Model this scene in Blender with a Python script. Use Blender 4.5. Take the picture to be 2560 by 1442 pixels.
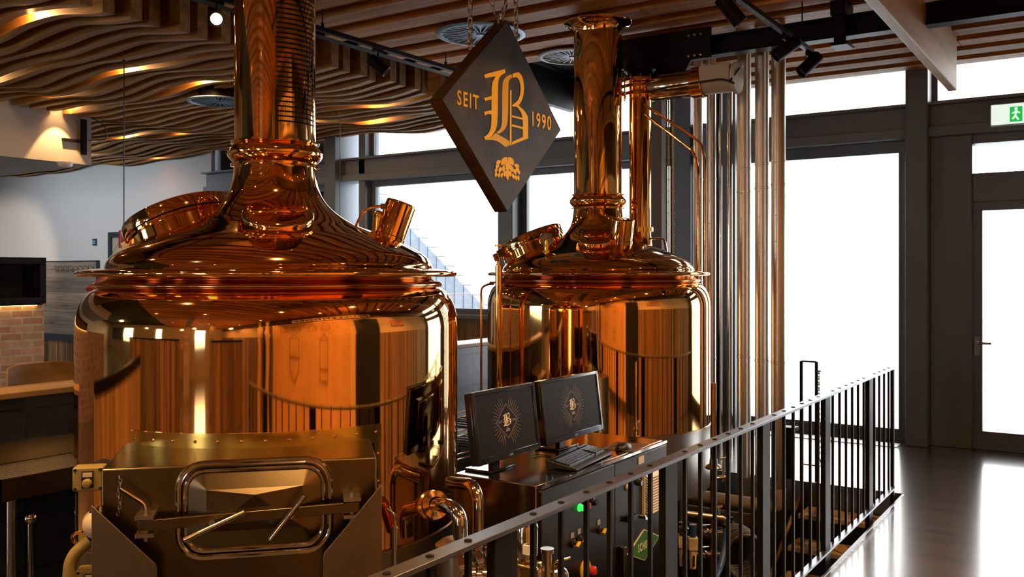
import bpy, bmesh, math, random
from mathutils import Vector, Matrix
for _o in list(bpy.data.objects):
    bpy.data.objects.remove(_o)
SC = bpy.context.scene
COL = SC.collection
PI = math.pi
rnd = random.Random(7)

# ---------------------------------------------------------------- camera, sky, exposure
F, EYE, YAW = 2270.0, 1.65, math.radians(33.7)
FWD = Vector((-math.sin(YAW), math.cos(YAW), 0)); RGT = Vector((math.cos(YAW), math.sin(YAW), 0)); UP = Vector((0, 0, 1))
EYEP = Vector((0, 0, EYE))
cd = bpy.data.cameras.new('camera'); cam = bpy.data.objects.new('camera', cd); COL.objects.link(cam)
cd.sensor_width = 36.0; cd.lens = 36.0 * F / 2560.0; cd.shift_y = -36.0 / 2560.0
cd.clip_start = 0.05; cd.clip_end = 200
cam.location = EYEP; cam.rotation_euler = (PI / 2, 0, YAW)
SC.camera = cam
SC.view_settings.view_transform = 'Standard'; SC.view_settings.look = 'None'
SC.view_settings.exposure = 0.30; SC.view_settings.gamma = 1.0; SC.view_settings.use_curve_mapping = False
SC.cycles.use_denoising = True
SC.cycles.max_bounces = 9; SC.cycles.diffuse_bounces = 3; SC.cycles.glossy_bounces = 6; SC.cycles.transparent_max_bounces = 10
SC.cycles.caustics_reflective = False; SC.cycles.caustics_refractive = False
SC.cycles.sample_clamp_indirect = 6.0
w = bpy.data.worlds.new('sky'); SC.world = w; w.use_nodes = True
wn = w.node_tree.nodes; wl = w.node_tree.links
bg = wn['Background']
_tc = wn.new('ShaderNodeTexCoord'); _sep = wn.new('ShaderNodeSeparateXYZ'); _rmp = wn.new('ShaderNodeValToRGB')
wl.new(_tc.outputs['Generated'], _sep.inputs[0]); wl.new(_sep.outputs['Z'], _rmp.inputs[0]); wl.new(_rmp.outputs[0], bg.inputs['Color'])
_rmp.color_ramp.elements[0].position = 0.0; _rmp.color_ramp.elements[0].color = (1.0, 0.965, 0.91, 1)
_rmp.color_ramp.elements[1].position = 0.6; _rmp.color_ramp.elements[1].color = (0.86, 0.93, 1.0, 1)
bg.inputs['Strength'].default_value = 6.0


def portal(name, x0, x1, z0, z1, y, facing):
    """daylight enters through the real glazing: sampling portals in the window openings"""
    l = bpy.data.lights.new(name, 'AREA'); l.shape = 'RECTANGLE'; l.size = x1 - x0; l.size_y = z1 - z0
    l.cycles.is_portal = True
    o = bpy.data.objects.new(name, l); COL.objects.link(o)
    o.location = ((x0 + x1) / 2, y, (z0 + z1) / 2); o.rotation_euler = (PI / 2, 0, 0 if facing < 0 else PI)
    o.rotation_euler = (-PI / 2, 0, 0) if facing < 0 else (PI / 2, 0, 0)
    return o


portal('window_daylight', -12.3, -6.3, 1.1, 3.8, 9.95, -1)
portal('window_daylight', -6.3, 1.2, 0.0, 3.8, 9.95, -1)
portal('window_daylight', -18.5, -.9, 0.4, 3.2, -9.45, 1)


def ray(px, py):
    return FWD + RGT * ((px - 1280) / F) + UP * ((685 - py) / F)
def on_x(px, py, X):
    r = ray(px, py); return EYEP + r * (X / r.x)
def on_y(px, py, Y):
    r = ray(px, py); return EYEP + r * (Y / r.y)
def on_z(px, py, Z):
    r = ray(px, py); return EYEP + r * ((Z - EYE) / r.z)
def at(px, py, d):
    return EYEP + ray(px, py) * d


# ---------------------------------------------------------------- materials
def _new(name):
    m = bpy.data.materials.new(name); m.use_nodes = True
    return m, m.node_tree.nodes, m.node_tree.links, m.node_tree.nodes['Principled BSDF']


def mat(name, col, rough=.5, metal=0., var=0., vscale=6., bump=0., bscale=40., emit=0., ecol=None, coat=0., stretch=None, rvar=0., spec=None):
    m, n, l, p = _new(name)
    p.inputs['Base Color'].default_value = (*col, 1); p.inputs['Roughness'].default_value = rough; p.inputs['Metallic'].default_value = metal
    if spec is not None: p.inputs['Specular IOR Level'].default_value = spec
    if coat: p.inputs['Coat Weight'].default_value = coat; p.inputs['Coat Roughness'].default_value = .08
    if emit:
        p.inputs['Emission Color'].default_value = (*(ecol or col), 1); p.inputs['Emission Strength'].default_value = emit
    if var or bump or rvar:
        tc = n.new('ShaderNodeTexCoord'); mp = n.new('ShaderNodeMapping'); l.new(tc.outputs['Object'], mp.inputs[0])
        if stretch: mp.inputs['Scale'].default_value = stretch
        nz = n.new('ShaderNodeTexNoise'); nz.inputs['Scale'].default_value = vscale; nz.inputs['Detail'].default_value = 6
        l.new(mp.outputs[0], nz.inputs['Vector'])
        if var:
            mx = n.new('ShaderNodeMix'); mx.data_type = 'RGBA'
            mx.inputs['A'].default_value = (*[c * (1 - var) for c in col], 1); mx.inputs['B'].default_value = (*[min(1, c * (1 + var)) for c in col], 1)
            cr = n.new('ShaderNodeMapRange'); cr.inputs[1].default_value = .3; cr.inputs[2].default_value = .7
            l.new(nz.outputs['Fac'], cr.inputs[0]); l.new(cr.outputs[0], mx.inputs['Factor']); l.new(mx.outputs['Result'], p.inputs['Base Color'])
        if rvar:
            cr = n.new('ShaderNodeMapRange'); cr.inputs[3].default_value = max(.02, rough - rvar); cr.inputs[4].default_value = rough + rvar
            l.new(nz.outputs['Fac'], cr.inputs[0]); l.new(cr.outputs[0], p.inputs['Roughness'])
        if bump:
            nb = n.new('ShaderNodeTexNoise'); nb.inputs['Scale'].default_value = bscale; nb.inputs['Detail'].default_value = 4
            l.new(mp.outputs[0], nb.inputs['Vector'])
            b = n.new('ShaderNodeBump'); b.inputs['Strength'].default_value = bump; b.inputs['Distance'].default_value = .01
            l.new(nb.outputs['Fac'], b.inputs['Height']); l.new(b.outputs[0], p.inputs['Normal'])
    return m


def wood(name, dark, light, axis='x', rough=.6, scale=1., island=.35, crack=.5):
    """grain stretched along one axis, dark cracks and knots, each board its own tone"""
    m, n, l, p = _new(name)
    tc = n.new('ShaderNodeTexCoord'); mp = n.new('ShaderNodeMapping'); l.new(tc.outputs['Object'], mp.inputs[0])
    s = {'x': (.9, 14, 14), 'y': (14, .9, 14), 'z': (14, 14, .9)}[axis]
    mp.inputs['Scale'].default_value = tuple(c * scale for c in s)
    ge = n.new('ShaderNodeNewGeometry')
    add = n.new('ShaderNodeVectorMath'); add.operation = 'ADD'
    mul = n.new('ShaderNodeMath'); mul.operation = 'MULTIPLY'; mul.inputs[1].default_value = 37.
    l.new(ge.outputs['Random Per Island'], mul.inputs[0]); l.new(mp.outputs[0], add.inputs[0]); l.new(mul.outputs[0], add.inputs[1])
    n1 = n.new('ShaderNodeTexNoise'); n1.inputs['Scale'].default_value = 1.; n1.inputs['Detail'].default_value = 8; n1.inputs['Distortion'].default_value = .6
    l.new(add.outputs[0], n1.inputs['Vector'])
    cr = n.new('ShaderNodeValToRGB'); e = cr.color_ramp.elements
    e[0].position = .28; e[0].color = (*dark, 1); e[1].position = .72; e[1].color = (*light, 1)
    l.new(n1.outputs['Fac'], cr.inputs[0])
    mp2 = n.new('ShaderNodeMapping'); l.new(add.outputs[0], mp2.inputs[0]); mp2.inputs['Scale'].default_value = (1.6, 1.6, 1.6)
    n2 = n.new('ShaderNodeTexNoise'); n2.inputs['Scale'].default_value = 1.3; n2.inputs['Detail'].default_value = 3
    l.new(mp2.outputs[0], n2.inputs['Vector'])
    ck = n.new('ShaderNodeMapRange'); ck.inputs[1].default_value = .62; ck.inputs[2].default_value = .72; ck.inputs[3].default_value = 1; ck.inputs[4].default_value = 1 - crack
    l.new(n2.outputs['Fac'], ck.inputs[0])
    tone = n.new('ShaderNodeMapRange'); tone.inputs[3].default_value = 1 - island; tone.inputs[4].default_value = 1 + island * .6
    l.new(ge.outputs['Random Per Island'], tone.inputs[0])
    mm = n.new('ShaderNodeMath'); mm.operation = 'MULTIPLY'; l.new(ck.outputs[0], mm.inputs[0]); l.new(tone.outputs[0], mm.inputs[1])
    mx = n.new('ShaderNodeMix'); mx.data_type = 'RGBA'; mx.blend_type = 'MULTIPLY'; mx.inputs['Factor'].default_value = 1
    l.new(cr.outputs[0], mx.inputs['A']); l.new(mm.outputs[0], mx.inputs['B']); l.new(mx.outputs['Result'], p.inputs['Base Color'])
    b = n.new('ShaderNodeBump'); b.inputs['Strength'].default_value = .35; b.inputs['Distance'].default_value = .006
    l.new(n1.outputs['Fac'], b.inputs['Height']); l.new(b.outputs[0], p.inputs['Normal'])
    p.inputs['Roughness'].default_value = rough
    return m


def brickmat(name, c1, c2, mortar, sx, sy, rot=None, rough=.8, msize=.02, offset=.5, coord='Object'):
    m, n, l, p = _new(name)
    tc = n.new('ShaderNodeTexCoord'); sep = n.new('ShaderNodeSeparateXYZ'); cmb = n.new('ShaderNodeCombineXYZ')
    l.new(tc.outputs[coord], sep.inputs[0])
    a = rot or 'x'
    l.new(sep.outputs['X' if a == 'x' else 'Y'], cmb.inputs['X']); l.new(sep.outputs['Z' if a in 'xy' else 'X'], cmb.inputs['Y'])
    br = n.new('ShaderNodeTexBrick'); br.inputs['Scale'].default_value = 1.; br.offset = offset
    br.inputs['Color1'].default_value = (*c1, 1); br.inputs['Color2'].default_value = (*c2, 1); br.inputs['Mortar'].default_value = (*mortar, 1)
    br.inputs['Brick Width'].default_value = sx; br.inputs['Row Height'].default_value = sy; br.inputs['Mortar Size'].default_value = msize
    l.new(cmb.outputs[0], br.inputs['Vector'])
    nz = n.new('ShaderNodeTexNoise'); nz.inputs['Scale'].default_value = 9; l.new(tc.outputs[coord], nz.inputs['Vector'])
    mx = n.new('ShaderNodeMix'); mx.data_type = 'RGBA'; mx.blend_type = 'OVERLAY'; mx.inputs['Factor'].default_value = .35
    l.new(br.outputs['Color'], mx.inputs['A']); l.new(nz.outputs['Fac'], mx.inputs['B']); l.new(mx.outputs['Result'], p.inputs['Base Color'])
    b = n.new('ShaderNodeBump'); b.invert = True; b.inputs['Strength'].default_value = .5; b.inputs['Distance'].default_value = .01
    l.new(br.outputs['Fac'], b.inputs['Height']); l.new(b.outputs[0], p.inputs['Normal'])
    p.inputs['Roughness'].default_value = rough
    return m


def glassmat(name, tint=(1, 1, 1), refl=.06):
    m = bpy.data.materials.new(name); m.use_nodes = True; n = m.node_tree.nodes; l = m.node_tree.links; n.clear()
    o = n.new('ShaderNodeOutputMaterial'); mx = n.new('ShaderNodeMixShader'); t = n.new('ShaderNodeBsdfTransparent'); g = n.new('ShaderNodeBsdfGlossy')
    t.inputs[0].default_value = (*tint, 1); g.inputs['Roughness'].default_value = .02
    fr = n.new('ShaderNodeFresnel'); fr.inputs[0].default_value = 1.45
    l.new(fr.outputs[0], mx.inputs[0]); l.new(t.outputs[0], mx.inputs[1]); l.new(g.outputs[0], mx.inputs[2]); l.new(mx.outputs[0], o.inputs[0])
    return m


def perfmat(name):
    """perforated stainless sheet: dark round holes on a grid"""
    m, n, l, p = _new(name)
    tc = n.new('ShaderNodeTexCoord'); v = n.new('ShaderNodeTexVoronoi'); v.voronoi_dimensions = '2D'; v.inputs['Scale'].default_value = 45; v.inputs['Randomness'].default_value = 0
    mp = n.new('ShaderNodeMapping'); mp.inputs['Scale'].default_value = (1, 1, 0); mp.inputs['Location'].default_value = (.003, .003, .5 / 45); l.new(tc.outputs['Object'], mp.inputs[0]); l.new(mp.outputs[0], v.inputs['Vector'])
    r = n.new('ShaderNodeMapRange'); r.inputs[1].default_value = .3; r.inputs[2].default_value = .36
    l.new(v.outputs['Distance'], r.inputs[0])
    mx = n.new('ShaderNodeMix'); mx.data_type = 'RGBA'; mx.inputs['A'].default_value = (.02, .02, .02, 1); mx.inputs['B'].default_value = (.62, .6, .58, 1)
    l.new(r.outputs[0], mx.inputs['Factor']); l.new(mx.outputs['Result'], p.inputs['Base Color'])
    p.inputs['Metallic'].default_value = .85; p.inputs['Roughness'].default_value = .35
    return m


COPPER = mat('polished_copper', (.96, .53, .19), .045, 1., rvar=.02, vscale=3., bump=.012, bscale=2.2)
COPPER2 = mat('copper_tube', (.94, .50, .19), .12, 1., rvar=.06, vscale=9.)
COPPERD = mat('shade_dark_copper', (.52, .24, .09), .14, 1., rvar=.05, vscale=6.)  # copper darkened in its colour for the shade under the rim flange
BRASS = mat('brass', (.80, .58, .16), .16, 1., rvar=.08, vscale=14.)
STEEL = mat('brushed_steel', (.46, .43, .39), .30, 1., rvar=.03, vscale=60., stretch=(.3, .3, 4))
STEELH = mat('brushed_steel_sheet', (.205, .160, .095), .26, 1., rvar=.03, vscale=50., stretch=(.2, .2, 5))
CHROME = mat('bright_steel', (.66, .62, .57), .10, 1., rvar=.05, vscale=12.)
DUCT = mat('spiral_duct_steel', (.66, .60, .54), .34, 1., rvar=.02, vscale=8.)
GREYINS = mat('pipe_insulation', (.34, .30, .27), .6, 0., bump=.15)
BLACKM = mat('black_painted_steel', (.009, .008, .008), .45, .0, spec=.10)
RAILM = mat('blued_flat_steel', (.20, .205, .225), .36, 1., rvar=.05, vscale=18.)
FRAMEM = mat('anthracite_window_frame', (.16, .20, .25), .4)
BEAMGREY = mat('grey_steel_transom', (.22, .245, .275), .45)
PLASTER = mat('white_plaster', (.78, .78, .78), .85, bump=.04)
PLASTERW = mat('warm_plaster', (.60, .48, .34), .85, bump=.04)
BLACKP = mat('black_plastic', (.012, .013, .015), .35)
BLACKG = mat('black_gloss_plastic', (.012, .014, .018), .12, coat=.6)
VOID = mat('black_ceiling_void', (.008, .007, .006), .9)
FLOORW = wood('dark_oiled_floor', (.045, .036, .032), (.12, .085, .066), 'x', .20, 1., .3, .3)
_fp = FLOORW.node_tree.nodes['Principled BSDF']; _fp.inputs['Coat Weight'].default_value = 1.; _fp.inputs['Coat IOR'].default_value = 1.75; _fp.inputs['Coat Roughness'].default_value = .16
PITM = mat('dark_pit_concrete', (.035, .030, .027), .55, var=.3)
CEILW = wood('aged_ceiling_boards', (.27, .092, .017), (.84, .37, .08), 'x', .62, 1.0, .35, .55)
SLATW = wood('wavy_slat_wood', (.20, .082, .015), (.54, .265, .06), 'x', .55, .8, .2, .4)
WALLW = wood('vertical_wall_boards', (.10, .050, .020), (.44, .25, .10), 'z', .6, .8, .6, .5)
RUSTW = wood('grey_wall_boards', (.10, .075, .06), (.40, .31, .24), 'x', .7, .7, .3, .6)
BEAMW = wood('glulam_beam', (.26, .125, .03), (.48, .25, .07), 'y', .55, .7, .1, .2)
TABLEW = wood('oak_top', (.32, .17, .05), (.62, .37, .13), 'y', .4, .7, .2, .2)
TILE = brickmat('dark_glazed_tiles', (.028, .030, .034), (.035, .038, .042), (.012, .012, .012), .30, .30, 'y', .25, .006, 0.)
BRICK = brickmat('red_bricks', (.40, .20, .115), (.56, .37, .25), (.50, .42, .34), .25, .088, 'y', .85, .012)
PAVE = brickmat('pale_pavers', (.62, .63, .64), (.58, .59, .60), (.46, .47, .48), 1.2, .6, 'z', .8, .01)
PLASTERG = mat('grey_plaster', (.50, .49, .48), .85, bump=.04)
GLASS = glassmat('window_glass')
CLEAR = glassmat('clear_glass_tube', (.9, .95, .95))
PERF = perfmat('perforated_steel')
GOLD = mat('gold_lettering', (1., .55, .010), .45, .15, spec=.2)
GOLDP = mat('pale_gold_lettering', (.78, .41, .012), .40, .25, spec=.2)
SIGNM = mat('weathered_dark_iron', (.050, .037, .027), .50, .35, var=.9, vscale=3., bump=.12, bscale=14., rvar=.14)
RUST = mat('rusted_iron', (.085, .038, .018), .5, .5, var=.5, vscale=9., bump=.15)
RED = mat('red_lacquer', (.42, .02, .012), .35)
CREAM = mat('cream_enamel', (.62, .52, .38), .45)
YBOX = mat('yellowed_plastic', (.30, .225, .07), .45)
WHITE = mat('white_plastic', (.72, .72, .70), .4)
YEL = mat('yellow_plastic', (.75, .50, .03), .4)
GREEN = mat('green_enamel', (.035, .16, .035), .4)
GLED = mat('green_lamp_lens', (.02, .5, .06), .2, emit=1.2, ecol=(.03, .9, .10))
BLUEH = mat('blue_hose_rubber', (.015, .07, .24), .4)
GRIT = mat('gritty_stair_tread', (.42, .28, .13), .8, var=.35, vscale=60., bump=.5, bscale=120.)
SCREEN = mat('dark_screen', (.010, .0075, .006), .38, emit=.006, ecol=(.9, .5, .3), spec=.05)
LOGO = mat('screen_gold', (.5, .32, .12), .5, emit=.30, ecol=(.95, .62, .30))
LOGOD = mat('screen_dim_gold', (.2, .13, .06), .5, emit=.055, ecol=(.75, .55, .38))
EXITG = mat('exit_sign_green', (.02, .45, .10), .4, emit=.5, ecol=(.02, .7, .12))
EXITW = mat('exit_sign_white', (.8, .85, .8), .4, emit=.7, ecol=(.85, 1, .88))
LAMPON = mat('lit_lamp_lens', (1, .8, .5), .3, emit=25., ecol=(1., .62, .24))
NAVY = mat('navy_frame', (.025, .040, .060), .4)
BEIGE = mat('beige_passepartout', (.50, .42, .30), .7)
GREYL = mat('pale_grey_metal', (.42, .43, .45), .45, .3)
CABLEG = mat('green_cable', (.06, .16, .03), .5)
VENTM = mat('blue_grey_diffuser', (.22, .36, .48), .4, .2)
EXTB = brickmat('grey_cladding_boards', (.20, .235, .28), (.23, .265, .31), (.07, .08, .10), .22, 30., 'x', .8, .012, 0.)


# ---------------------------------------------------------------- mesh helpers
ORG = {}


class MB:
    def __init__(s):
        s.v = []; s.f = []; s.m = []
    def face(s, idx, mi=0):
        s.f.append(tuple(idx)); s.m.append(mi)
    def add(s, vs, fs, mi=0):
        b = len(s.v); s.v += [Vector(v) for v in vs]
        for f in fs: s.face([b + i for i in f], mi)
        return s
    def box(s, x0, x1, y0, y1, z0, z1, mi=0):
        return s.add([(x0, y0, z0), (x1, y0, z0), (x1, y1, z0), (x0, y1, z0), (x0, y0, z1), (x1, y0, z1), (x1, y1, z1), (x0, y1, z1)],
                     [(0, 3, 2, 1), (4, 5, 6, 7), (0, 1, 5, 4), (1, 2, 6, 5), (2, 3, 7, 6), (3, 0, 4, 7)], mi)
    def obox(s, c, ax, ay, az, hx, hy, hz, mi=0):
        c = Vector(c); vs = []
        for sz in (-1, 1):
            for sx, sy in ((-1, -1), (1, -1), (1, 1), (-1, 1)):
                vs.append(c + Vector(ax) * hx * sx + Vector(ay) * hy * sy + Vector(az) * hz * sz)
        return s.add(vs, [(0, 3, 2, 1), (4, 5, 6, 7), (0, 1, 5, 4), (1, 2, 6, 5), (2, 3, 7, 6), (3, 0, 4, 7)], mi)
    def bar(s, p0, p1, wv, tv, mi=0):
        """rectangular bar from p0 to p1; wv, tv are half-extent vectors across it"""
        p0 = Vector(p0); p1 = Vector(p1); wv = Vector(wv); tv = Vector(tv)
        vs = [p + wv * a + tv * b for p in (p0, p1) for a, b in ((-1, -1), (1, -1), (1, 1), (-1, 1))]
        return s.add(vs, [(0, 3, 2, 1), (4, 5, 6, 7), (0, 1, 5, 4), (1, 2, 6, 5), (2, 3, 7, 6), (3, 0, 4, 7)], mi)
    def prism(s, poly, d, mi=0):
        """closed polygon (3-D points) extruded by vector d"""
        n = len(poly); d = Vector(d)
        vs = [Vector(p) for p in poly] + [Vector(p) + d for p in poly]
        fs = [tuple(range(n))[::-1], tuple(range(n, 2 * n))] + [(i, (i + 1) % n, n + (i + 1) % n, n + i) for i in range(n)]
        return s.add(vs, fs, mi)
    def cyl(s, p0, p1, r0, r1=None, n=20, caps=True, mi=0):
        r1 = r0 if r1 is None else r1
        p0 = Vector(p0); p1 = Vector(p1); ax = (p1 - p0).normalized(); a = ax.orthogonal().normalized(); b = ax.cross(a)
        vs = []
        for p, r in ((p0, r0), (p1, r1)):
            for i in range(n):
                t = 2 * PI * i / n; vs.append(p + (a * math.cos(t) + b * math.sin(t)) * r)
        fs = [(i, (i + 1) % n, n + (i + 1) % n, n + i) for i in range(n)]
        if caps: fs += [tuple(range(n))[::-1], tuple(range(n, 2 * n))]
        return s.add(vs, fs, mi)
    def tube(s, pts, r, n=10, closed=False, mi=0, caps=True):
        pts = [Vector(p) for p in pts]; N = len(pts); rings = []; a = None
        for i in range(N):
            if closed: t = pts[(i + 1) % N] - pts[i - 1]
            else: t = pts[min(i + 1, N - 1)] - pts[max(i - 1, 0)]
            t.normalize()
            if a is None: a = t.orthogonal().normalized()
            a = (a - t * a.dot(t)).normalized(); b = t.cross(a)
            rr = r[i] if isinstance(r, (list, tuple)) else r
            rings.append([pts[i] + (a * math.cos(2 * PI * k / n) + b * math.sin(2 * PI * k / n)) * rr for k in range(n)])
        vs = [v for q in rings for v in q]; fs = []
        for i in range(N if closed else N - 1):
            j = (i + 1) % N
            fs += [(i * n + k, i * n + (k + 1) % n, j * n + (k + 1) % n, j * n + k) for k in range(n)]
        if caps and not closed: fs += [tuple(range(n))[::-1], tuple((N - 1) * n + k for k in range(n))]
        return s.add(vs, fs, mi)
    def lathe(s, prof, o=(0, 0, 0), ax=(0, 0, 1), n=48, a0=0., a1=2 * PI, mi=0, ref=None):
        """profile of (radius, height) turned about ax through o"""
        o = Vector(o); ax = Vector(ax).normalized(); a = Vector(ref) if ref is not None else ax.orthogonal()
        a = (a - ax * a.dot(ax)).normalized(); b = ax.cross(a)
        full = abs(a1 - a0 - 2 * PI) < 1e-6; m = n if full else n + 1; vs = []
        for r, h in prof:
            for k in range(m):
                t = a0 + (a1 - a0) * k / n; vs.append(o + ax * h + (a * math.cos(t) + b * math.sin(t)) * r)
        fs = []
        for i in range(len(prof) - 1):
            for k in range(n):
                k2 = (k + 1) % m
                fs.append((i * m + k, i * m + k2, (i + 1) * m + k2, (i + 1) * m + k))
        return s.add(vs, fs, mi)
    def ball(s, c, r, n=16, mi=0, sc=(1, 1, 1)):
        k = n // 2; prof = [(r * math.sin(PI * i / k) * sc[0] + 1e-5, -r * math.cos(PI * i / k) * sc[2]) for i in range(k + 1)]
        return s.lathe(prof, c, n=n, mi=mi)
    def build(s, name, m, parent=None, bevel=0., sharp=35., at=None, flat=False):
        vs = s.v
        if parent is None:
            if at is None:
                lo = [min(v[i] for v in vs) for i in range(3)]; hi = [max(v[i] for v in vs) for i in range(3)]
                at = Vector(((lo[0] + hi[0]) / 2, (lo[1] + hi[1]) / 2, lo[2]))
            at = Vector(at)
        else:
            at = ORG[parent.name]
        me = bpy.data.meshes.new(name); me.from_pydata([v - at for v in vs], [], s.f); me.validate()
        bm = bmesh.new(); bm.from_mesh(me); bmesh.ops.recalc_face_normals(bm, faces=bm.faces); bm.to_mesh(me); bm.free()
        ms = m if isinstance(m, (list, tuple)) else [m]
        for x in ms: me.materials.append(x)
        if len(ms) > 1 and len(me.polygons) == len(s.m): me.polygons.foreach_set('material_index', s.m)
        if not flat:
            me.polygons.foreach_set('use_smooth', [True] * len(me.polygons)); me.set_sharp_from_angle(angle=math.radians(sharp))
        o = bpy.data.objects.new(name, me); COL.objects.link(o)
        if parent is None: o.location = at
        else: o.parent = parent
        ORG[o.name] = at
        if bevel:
            b = o.modifiers.new('edge', 'BEVEL'); b.width = bevel; b.segments = 2; b.limit_method = 'ANGLE'; b.angle_limit = math.radians(40)
        return o


def tag(o, label, cat, group=None, kind=None):
    o['label'] = label; o['category'] = cat
    if group: o['group'] = group
    if kind: o['kind'] = kind
    return o


def thing(name, label, cat, loc, group=None):
    o = bpy.data.objects.new(name, None); COL.objects.link(o); o.empty_display_size = .1; o.location = loc
    ORG[o.name] = Vector(loc)
    return tag(o, label, cat, group)


def struct(name, mb, m, label=None, cat=None, **k):
    o = mb.build(name, m, **k); o['kind'] = 'structure'
    if label: o['label'] = label; o['category'] = cat
    return o


def dup(root, loc, label=None, group=None, rotz=None):
    r = root.copy(); COL.objects.link(r); r.location = loc
    if rotz is not None: r.rotation_euler = (0, 0, rotz)
    if label: r['label'] = label
    if group: r['group'] = group
    for ch in list(root.children):
        c = ch.copy(); COL.objects.link(c); c.parent = r
        for g in list(ch.children):
            d = g.copy(); COL.objects.link(d); d.parent = c
    return r


def arc(c, u, v, r, a0, a1, n=10):
    c = Vector(c); u = Vector(u); v = Vector(v)
    return [c + u * (r * math.cos(a0 + (a1 - a0) * i / n)) + v * (r * math.sin(a0 + (a1 - a0) * i / n)) for i in range(n + 1)]


def rounded(pts, r, n=6):
    """polyline with its corners rounded to radius r"""
    pts = [Vector(p) for p in pts]; out = [pts[0]]
    for i in range(1, len(pts) - 1):
        a, b, c = pts[i - 1], pts[i], pts[i + 1]
        d0 = (a - b).normalized(); d1 = (c - b).normalized(); q = min(r, (a - b).length * .49, (c - b).length * .49)
        p0 = b + d0 * q; p1 = b + d1 * q
        for k in range(n + 1):
            t = k / n; out.append(p0 * (1 - t) ** 2 + b * 2 * t * (1 - t) + p1 * t * t)
    return out + [pts[-1]]


def smoothprof(pts, k=8):
    """Catmull-Rom through (r, z) pairs"""
    P = [Vector((*p, 0)) for p in pts]; P = [P[0] * 2 - P[1]] + P + [P[-1] * 2 - P[-2]]; out = []
    for i in range(1, len(P) - 2):
        a, b, c, d = P[i - 1:i + 3]
        for j in range(k):
            t = j / k
            q = .5 * ((2 * b) + (c - a) * t + (2 * a - 5 * b + 4 * c - d) * t * t + (3 * b - a - 3 * c + d) * t ** 3)
            out.append((max(q.x, 0), q.y))
    return out + [tuple(pts[-1])]


def lettering(mb, txt, o, ux, uy, un, height, depth, width=None, mi=0, align='CENTER'):
    """the words as solid letters in the plane (o, ux, uy), standing depth along un"""
    cu = bpy.data.curves.new('letters', 'FONT'); cu.body = txt; cu.align_x = align; cu.align_y = 'CENTER'; cu.size = 1.; cu.extrude = .5; cu.space_character = 1.25; cu.offset = .016; cu.resolution_u = 3
    ob = bpy.data.objects.new('letters', cu); COL.objects.link(ob)
    dg = bpy.context.evaluated_depsgraph_get(); me = bpy.data.meshes.new_from_object(ob.evaluated_get(dg))
    vs = [v.co.copy() for v in me.vertices]; fs = [tuple(p.vertices) for p in me.polygons]
    bpy.data.objects.remove(ob); bpy.data.curves.remove(cu); bpy.data.meshes.remove(me)
    x0 = min(v.x for v in vs); x1 = max(v.x for v in vs); y0 = min(v.y for v in vs); y1 = max(v.y for v in vs)
    sy = height / (y1 - y0); sx = sy if width is None else width / (x1 - x0)
    cx = (x0 + x1) / 2; cy = (y0 + y1) / 2
    o = Vector(o); ux = Vector(ux); uy = Vector(uy); un = Vector(un)
    mb.add([o + ux * ((v.x - cx) * sx) + uy * ((v.y - cy) * sy) + un * ((v.z + .5) * depth) for v in vs], fs, mi)


def point_light(name, loc, power, col=(1., .54, .19), r=.035):
    l = bpy.data.lights.new(name, 'POINT'); l.energy = power; l.color = col; l.shadow_soft_size = r
    o = bpy.data.objects.new(name, l); COL.objects.link(o); o.location = loc; return o


def spot_light(name, loc, tgt, power, ang=70., blend=.5, col=(1., .54, .19), r=.035):
    l = bpy.data.lights.new(name, 'SPOT'); l.energy = power; l.color = col; l.shadow_soft_size = r; l.spot_size = math.radians(ang); l.spot_blend = blend
    o = bpy.data.objects.new(name, l); COL.objects.link(o); o.location = loc
    o.rotation_euler = (Vector(tgt) - Vector(loc)).to_track_quat('-Z', 'Y').to_euler(); return o

# ---------------------------------------------------------------- the setting
WY = 9.6          # inner face of the window wall
CZ = 3.60         # underside of the board ceiling
RX = 1.15         # wall opposite the kettles
PZ = -.90         # floor of the brewing pit
PX0, PX1, PY0, PY1 = -5.05, -1.33, -1.6, 7.30

fl = MB()
fl.box(PX1, RX + .2, -9.2, 9.9, -.22, 0)
fl.box(PX0 - .2, PX1, PY1, 9.9, -.22, 0)
fl.box(PX0 - .2, PX1, -9.2, PY0, -.22, 0)
fl.box(-19.2, PX0 - .2, -9.2, 9.9, -.22, 0)
struct('floor', fl, FLOORW, at=(0, 0, 0))
pf = MB(); pf.box(PX0 - .2, PX1 + .1, PY0 - .1, PY1 + .1, PZ - .15, PZ)
struct('floor_pit', pf, PITM, at=(0, 0, PZ))
pw = MB()
pw.box(PX1, PX1 + .1, PY0, PY1, PZ, -.22); pw.box(PX0, PX1 + .1, PY1, PY1 + .1, PZ, -.22); pw.box(PX0, PX1 + .1, PY0 - .1, PY0, PZ, -.22)
struct('wall_pit', pw, PITM, at=(0, 0, PZ))
fe = MB(); fe.box(PX1 - .012, PX1, PY0, PY1, -.24, .004); fe.box(PX0, PX1, PY1 - .012, PY1, -.24, .004)
struct('trim_1', fe, RAILM)

# tiled parapet between the pit and the taproom, with its wooden cap
pp = MB(); pp.box(PX0 - .2, PX0, 2.32, WY, PZ, .97); pp.box(PX0 - .2, PX0, PY0, 2.32, PZ, -.001); struct('wall_parapet', pp, TILE, at=(PX0, 0, PZ))
pc = MB(); pc.box(PX0 - .26, PX0 + .05, 2.28, WY, .97, 1.005); struct('trim_2', pc, TABLEW, bevel=.006)

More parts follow.
